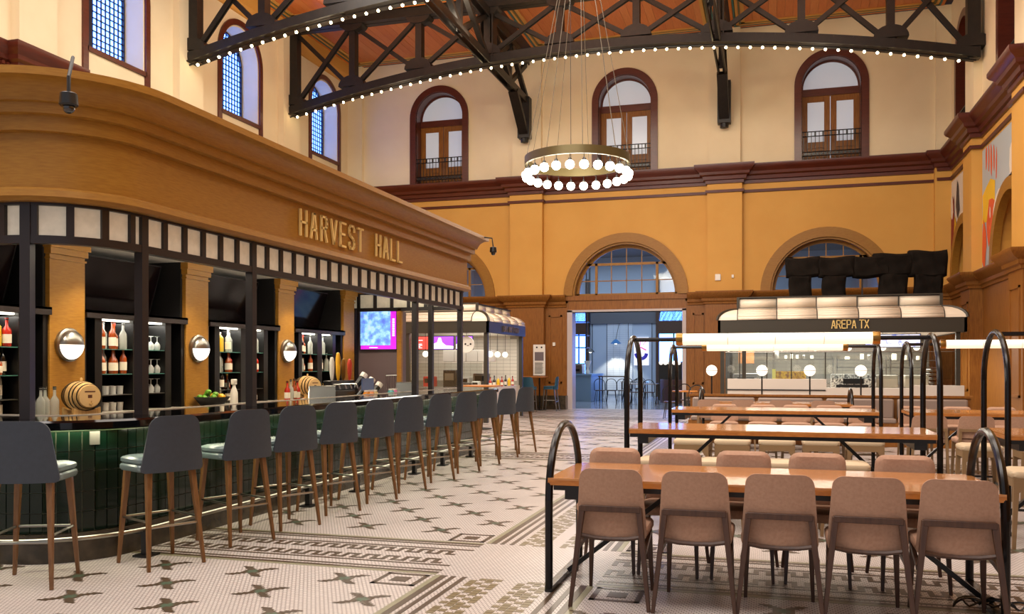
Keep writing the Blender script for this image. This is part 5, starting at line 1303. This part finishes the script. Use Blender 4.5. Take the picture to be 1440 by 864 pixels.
q.tube([(-7.43, 21.19, 1.96), (-7.40, 21.19, 1.95), (-7.37, 21.19, 1.96)], .006, 4); q.build('printed_face', black, fd); MB().tube([(-7.45, 21.22, 2.18), (-7.45, 21.22, 2.28)], .005, 4).build('hook', black, fd)
hd = thing('extractor_hood', 'white panelled extractor hood inside the stall behind the bar', 'hood', (-7.9, 22.6, 1.55))
for i in range(4): MB().box(-8.5+i*.33, -8.18+i*.33, 22.3, 22.9, 1.55, 1.86).build('panel', white, hd, bevel=.01)
for i, (x, y) in enumerate(((-7.05, 21.95), (-7.05, 22.6), (-7.05, 23.3), (-8.62, 21.35))):
    t = thing('pendant_globe', 'lit white pendant globe, %s' % ('nearest at the side of the stall behind the bar', 'middle one at the side of the stall behind the bar', 'farthest at the side of the stall behind the bar', 'in front of the purple menu screen')[i], 'pendant light', (x, y, 1.74), 0, 'pendant globes of the stall behind the bar')
    MB().ball((x, y, 1.74), .08, 14, 10).build('globe', globe2, t); MB().tube([(x, y, 1.82), (x, y, 2.3)], .006, 5).build('cord', black, t)
kit = [(-8.0, 21.6, .88, .35, .3, .45, black, 'black glass warmer on the counter behind the bar', 'appliance'), (-7.5, 21.4, .88, .28, .2, .12, black, 'black card machine on the counter behind the bar', 'card machine'), (-7.28, 21.5, .88, .2, .2, .16, white, 'white printer beside the card machine', 'printer'), (-8.55, 21.5, .88, .3, .25, .28, mat('red_box', (166, 30, 24), .4), 'red topped machine on the counter behind the bar', 'appliance'), (-7.6, 22.9, .88, .4, .3, .35, steel, 'steel kitchen unit under the panelled hood', 'appliance'), (-8.1, 22.9, .88, .4, .3, .25, white, 'white kitchen unit under the panelled hood', 'appliance')]
for x, y, z, sx, sy, sz, m, lab, ct_ in kit:
    t = thing('kitchen_unit', lab, ct_, (x, y, z)); MB().cb(x, y, z+sz*.5, sx, sy, sz).build('body', m, t, bevel=.02); MB().cb(x, y-sy/2-.005, z+sz*.6, sx*.7, .01, sz*.4).build('front_panel', steel if m is black else black, t, smooth=False)
for i in range(7):
    bottle(('red', 'dark', 'yellow')[i % 3], -6.98, 21.75+.34*i, .88, '%s along the stall side behind the bar, %s' % (KD[('red', 'dark', 'yellow')[i % 3]], ('nearest', 'second', 'third', 'fourth', 'fifth', 'sixth', 'farthest')[i]), 'bottles along the stall side')
area('stall_light', (-8.2, 22.5, 2.25), (0, 0, 0), 2.6, 2.6, 38, (1, .95, .86))
# covered high tables and blue stools at the back wall
for i, (x0, x1, y0, y1, lab) in enumerate(((-6.72, -5.95, 18.6, 19.5, 'high round-cornered table just past the bar end'), (-8.3, -6.8, 26.6, 27.3, 'long high table before the oak wainscot'))):
    zt = 1.0 if i == 0 else 1.10
    t = thing('high_table', lab, 'table', ((x0+x1)/2, (y0+y1)/2, 0)); cushion(MB(), x0, x1, y0, y1, zt-.04, zt, .2 if i == 0 else .05, 0).build('tabletop', edgew, t); MB().lathe([(.25, 0), (.25, .02), (.04, .04), (.04, zt-.04)], ((x0+x1)/2, (y0+y1)/2, 0), 16).build('pedestal', black, t)
bl = mat('blue_vinyl', (46, 84, 104), .35)
b0 = make_stool('blue bar stool, right end of the high table by the oak wainscot', bl, bl, steel); b0.location = (-6.72, 27.2, 0); b0.rotation_euler = (0, 0, PI/2); gb = 'blue bar stools by the oak wainscot'; b0['group'] = gb
for k, (x, y, rz) in enumerate(((-7.2, 26.3, 0), (-7.75, 26.3, 0), (-8.3, 26.3, .1))): dup(b0, (x, y, 0), rz, 'blue bar stool before the wainscot table, %s from the right' % ('first', 'second', 'third')[k], gb)
po = thing('poster_stand', 'tall white notice board on a stand by the oak wall', 'poster', (-7.22, 27.7, 0))
MB().box(-7.42, -7.02, 27.68, 27.7, 1.12, 2.12).build('board', white, po, smooth=False); MB().box(-7.24, -7.20, 27.7, 27.74, 0, 1.2).cb(-7.22, 27.7, .01, .4, .3, .02).build('stand', black, po, smooth=False)
MB().box(-7.37, -7.07, 27.672, 27.68, 1.6, 1.88).build('photo_print', mat('grey_photo', (110, 100, 104), .6), po, smooth=False)
q = MB()
for i in range(14): q.box(-7.37, -7.12+.04*((i*7) % 5)/4, 27.673, 27.68, 1.18+.027*i, 1.19+.027*i)
q.lathe([(.03, 0), (.03, .006)], (-7.30, 27.673, 2.03), 8, 'y'); q.lathe([(.03, 0), (.03, .006)], (-7.14, 27.673, 2.03), 8, 'y'); q.build('print', black, po, smooth=False)
for x, y, z, w_, h_, nm, lab, ct_ in ((-6.92, YB-.03, 2.15, .09, .12, 'thermostat', 'small cream thermostat on the oak pier left of the doorway', 'thermostat'), (-1.0-.6, YB-.27, 4.2, .17, .2, 'wall_box', 'white alarm box on the ochre pilaster', 'alarm box'), (-1.15, YB-.26, 4.22, .07, .1, 'wall_switch', 'small white switch right of the alarm box', 'switch')):
    o = MB().cb(x, y, z, w_, .05, h_).build(nm, white, bevel=.01); tag(o, lab, ct_)
# hoop-backed chairs near the doorway
def make_hc(lab):
    t = thing('hoop_chair', lab, 'chair')
    MB().lathe([(.2, .44), (.21, .45), (.2, .47)], (0,0,0), 18).build('seat', umber, t)
    R_ = .21; pts = [(-R_, -.1, .46), (-R_, -.15, .7)]+[(-R_*math.cos(PI*i/10), -.18, .72+.2*math.sin(PI*i/10)) for i in range(11)]+[(R_, -.15, .7), (R_, -.1, .46)]
    MB().tube(pts, .014, 7).build('hoop_back', black, t)
    for sx in (-1, 1):
        for sy in (-1, 1): MB().tube([(sx*.2, sy*.2, 0), (sx*.14, sy*.14, .45)], .012, 6).build('leg', black, t)
    return t
h0 = make_hc('black hoop-backed chair left of the far banquette'); h0.location = (-2.6, 24.2, 0); gh = 'hoop-backed chairs beside the doorway'; h0['group'] = gh
for k, (x, y, rz) in enumerate(((-1.95, 24.0, .3), (-2.3, 25.6, -.4))): dup(h0, (x, y, 0), rz, 'black hoop-backed chair beside the doorway, %s' % ('nearest the stall', 'farthest back')[k], gh)
t = thing('cafe_table', 'small round cafe table between hoop-backed chairs', 'table', (-2.3, 24.8, 0)); MB().lathe([(.33, .71), (.35, .72), (.35, .74), (.33, .75)], (-2.3, 24.8, 0), 24).build('tabletop', edgew, t); MB().lathe([(.2, 0), (.2, .02), (.03, .03), (.03, .71)], (-2.3, 24.8, 0), 14).build('pedestal', black, t)
# ================================================================== ROOM BEYOND THE DOORWAY
gw = mat('pale_blue_grey_wall', (170, 182, 196), .5)
far_ = struct(MB().box(-14, 4, 41.0, 41.3, 0, 6.5), 'wall_far', gw)
struct(MB().box(-14.2, -14, YB+.5, 41, 0, 6.5), 'wall_far_left', gw); struct(MB().box(4, 4.2, YB+.5, 41, 0, 6.5), 'wall_far_right', gw)
struct(MB().box(-14.2, 4.2, YB+.5, 41.3, 6.5, 6.6), 'ceiling', mat('dark_ceiling', (70, 72, 78), .7))
struct(MB().box(-14, 4, 40.9, 41, 3.4, 4.3), 'trim_21', mat('grey_bulkhead', (92, 92, 96), .6))
wall_tiles(far_, -7.4, -6.4, .1, 3.4, 40.98, .30, .1, mat('white_glazed_tile', (206, 214, 222), .2), 220)
for x in (-8.1, -7.4, -6.4, -5.3): MB().box(x-.012, x+.012, 40.97, 41, 0, 3.4).build('panel_joint', blackm, far_, smooth=False)
for k, (a, b) in enumerate(((-9.7, -8.4), (-4.95, -2.3))):
    wn = struct(MB().box(a-.15, a, 40.8, 41, 0, 5.5).box(b, b+.15, 40.8, 41, 0, 5.5).box(a, b, 40.8, 41, 2.9, 3.5).box(a, b, 40.8, 41, 0, .5), 'window_%d' % (15+k), umber)
    MB().box(a, b, 40.9, 40.95, .5, 2.9).build('pane', day_m, wn, smooth=False); q = MB(); q.prism([(a, 3.5), (b, 3.5)]+[((a+b)/2+(b-a)/2*math.cos(t), 3.5+1.3*math.sin(t)) for t in [PI*i/12 for i in range(13)]], 40.9, 40.92); q.build('pane', day_m, wn, smooth=False)
    q = MB()
    for i in range(1, 4): q.box(a+(b-a)*i/4-.03, a+(b-a)*i/4+.03, 40.85, 40.95, .5, 2.9)
    q.box(a, b, 40.85, 40.95, 1.5, 1.54); q.build('muntin', black, wn, smooth=False)
cbx = thing('service_counter', 'pale blue service counter seen through the doorway', 'counter', (-7.75, 35.5, 0))
MB().box(-8.75, -6.9, 34.6, 37.2, 0, 1.05).build('front', mat('blue_stone', (120, 150, 176), .4), cbx, smooth=False); MB().box(-8.8, -6.85, 34.55, 37.25, 1.05, 1.10).build('worktop', MATS['blue_stone'], cbx, smooth=False)
gr = thing('coffee_grinder', 'white coffee grinder on the blue counter', 'grinder', (-7.15, 35.2, 1.1)); MB().lathe([(.08, 0), (.09, .1), (.05, .18), (.05, .24), (.15, .5), (.15, .53)], (-7.15, 35.2, 1.1), 16).build('body', white, gr)
cm = thing('coffee_machine', 'grey coffee machine at the left end of the blue counter', 'coffee machine', (-7.8, 35.6, 1.1)); MB().box(-8.2, -7.4, 35.3, 35.9, 1.1, 1.5).build('body', steel, cm, bevel=.03); MB().box(-8.1, -7.5, 35.28, 35.3, 1.2, 1.3).build('drip_tray', black, cm, smooth=False)
sh = thing('hanging_shelf', 'black framed shelf hanging above the blue counter', 'shelf', (-7.5, 35.5, 2.3)); q = MB()
for x in (-7.95, -7.2):
    for y in (35.2, 35.8): q.box(x-.02, x+.02, y-.02, y+.02, 2.15, 6.5)
for z in (2.15, 2.65, 3.2):
    q.box(-7.97, -7.18, 35.18, 35.82, z, z+.04)
q.build('frame', black, sh, smooth=False)
for i, (x, y, z, s) in enumerate(((-7.3, 36.5, 2.0, .2), (-6.9, 40.5, 2.45, .26))):
    t = thing('shade_lamp', ('black conical pendant above the blue counter', 'blue wall lamp lighting the white tiles')[i], 'lamp', (x, y, z)); MB().lathe([(s, 0), (s*.3, s*.7), (.02, s*.8)], (x, y, z), 18, caps=False).build('shade', (black, mat('blue_shade', (70, 120, 170), .4))[i], t)
    MB().tube([(x, y, z+s*.8), (x+.1*i, y+.25*i, z+(.9 if i else 2.5)), (x+.1*i, y+.5*i, z+(.95 if i else 4.5))], .012, 6).build('arm', black, t); MB().ball((x, y, z+.03), .06, 10, 6).build('bulb', mat('lamp_bulb', (255, 250, 235), .3, emit=(255, 240, 210), es=8), t)
l = bpy.data.lights.new('wall_lamp_glow', 'SPOT'); l.energy = 130; l.color = (1, .93, .76); l.spot_size = 1.7; l.shadow_soft_size = .1
o = bpy.data.objects.new('wall_lamp_glow', l); COL.objects.link(o); o.location = (-6.9, 40.3, 2.35)
ps = thing('wall_poster', 'bright white poster with pink and navy print on the far wall', 'poster', (-5.78, 40.9, 1.6)); MB().box(-6.12, -5.44, 40.9, 40.97, 1.45, 2.75).build('sheet', emat('poster_white', (236, 236, 250), .75), ps, smooth=False)
q = MB(); q.box(-6.08, -5.95, 40.88, 40.9, 2.35, 2.65).tube([(-5.85, 40.89, 2.3), (-5.8, 40.89, 2.65), (-5.68, 40.89, 2.4), (-5.55, 40.89, 2.6)], .02, 5).tube([(-6.0, 40.89, 2.2), (-5.8, 40.89, 2.28), (-5.55, 40.89, 2.15)], .03, 5); q.build('pink_print', emat('poster_pink', (220, 70, 150), .6), ps, smooth=False)
q = MB(); q.tube([(-5.78+.24*math.cos(t), 40.89, 2.0+.24*math.sin(t)) for t in [PI+PI*i/10 for i in range(11)]], .09, 6); q.build('navy_print', emat('poster_navy', (50, 40, 140), .6), ps, smooth=False)
for i in range(5):
    x = -4.35+.18*i; o = MB().ball((0,0,0), .085, 10, 8).build('vanity_globe', globe2); o.location = (x, 36.5, 1.55); tag(o, 'lit globe before the far window, %s from the left' % ('first', 'second', 'third', 'fourth', 'fifth')[i], 'light', 'row of globes before the far window')
MB().box(-4.45, -3.5, 36.58, 36.66, 0, 1.6).build('globe_rail', black).__setitem__('label', 'dark partition behind the row of lit globes'); bpy.data.objects['globe_rail']['category'] = 'partition'
for i, (x, y) in enumerate(((-6.1, 35.2), (-5.6, 37.6), (-4.6, 33.2))):
    t = thing('cafe_table', 'dark table in the room beyond the doorway, %s' % ('nearest the blue counter', 'middle', 'rightmost')[i], 'table', (x, y, 0), 0, 'tables beyond the doorway'); MB().box(x-.55, x+.55, y-.35, y+.35, .98 if i < 1 else .73, 1.02 if i < 1 else .76).build('tabletop', umber if i < 1 else steel, t, smooth=False)
    for sx in (-.5, .5):
        for sy in (-.3, .3): MB().box(x+sx-.02, x+sx+.02, y+sy-.02, y+sy+.02, 0, .98 if i < 1 else .73).build('leg', black, t, smooth=False)
k = 0
for x, y, rz in ((-6.5, 34.5, 0), (-6.05, 34.5, .1), (-5.6, 34.5, 0), (-5.8, 36.9, .2), (-5.3, 37.0, 0), (-5.5, 38.4, 3.1), (-4.8, 32.5, .2), (-4.3, 32.5, 0)):
    dup(h0, (x, y, 0), rz, 'small dark cafe chair in the room beyond the doorway, %s' % (('nearest the blue counter', 'second from the blue counter', 'third from the blue counter', 'left of the middle table', 'right of the middle table', 'behind the middle table', 'left at the right table', 'right at the right table')[k]), 'cafe chairs beyond the doorway'); k += 1
bt = thing('curved_booth', 'curved brown booth seat beyond the doorway at the right', 'booth', (-4.2, 35.8, 0)); q = MB(); A = [PI*.0+PI*i/10 for i in range(11)]
q.sweep([(0, 0), (.5, 0), (.5, .45), (.1, .45), (.1, .9), (0, .9)], lambda d: [(-3.0-(1.2-d)*math.cos(t), 35.0+(-(1.2-d)*math.sin(t))) for t in A]); q.build('shell', mat('booth_brown', (84, 52, 44), .5), bt)
area('daylight_beyond', (-5.5, 35.5, 6.3), (0, 0, 0), 9, 8, 480, (.62, .78, 1.0))
area('window_daylight', (-12.6, 39.5, 2.5), (-PI/2, 0, 0), 2.6, 3, 100, (.7, .84, 1))
# plants / sky are not visible from here; nothing stands outside the hall
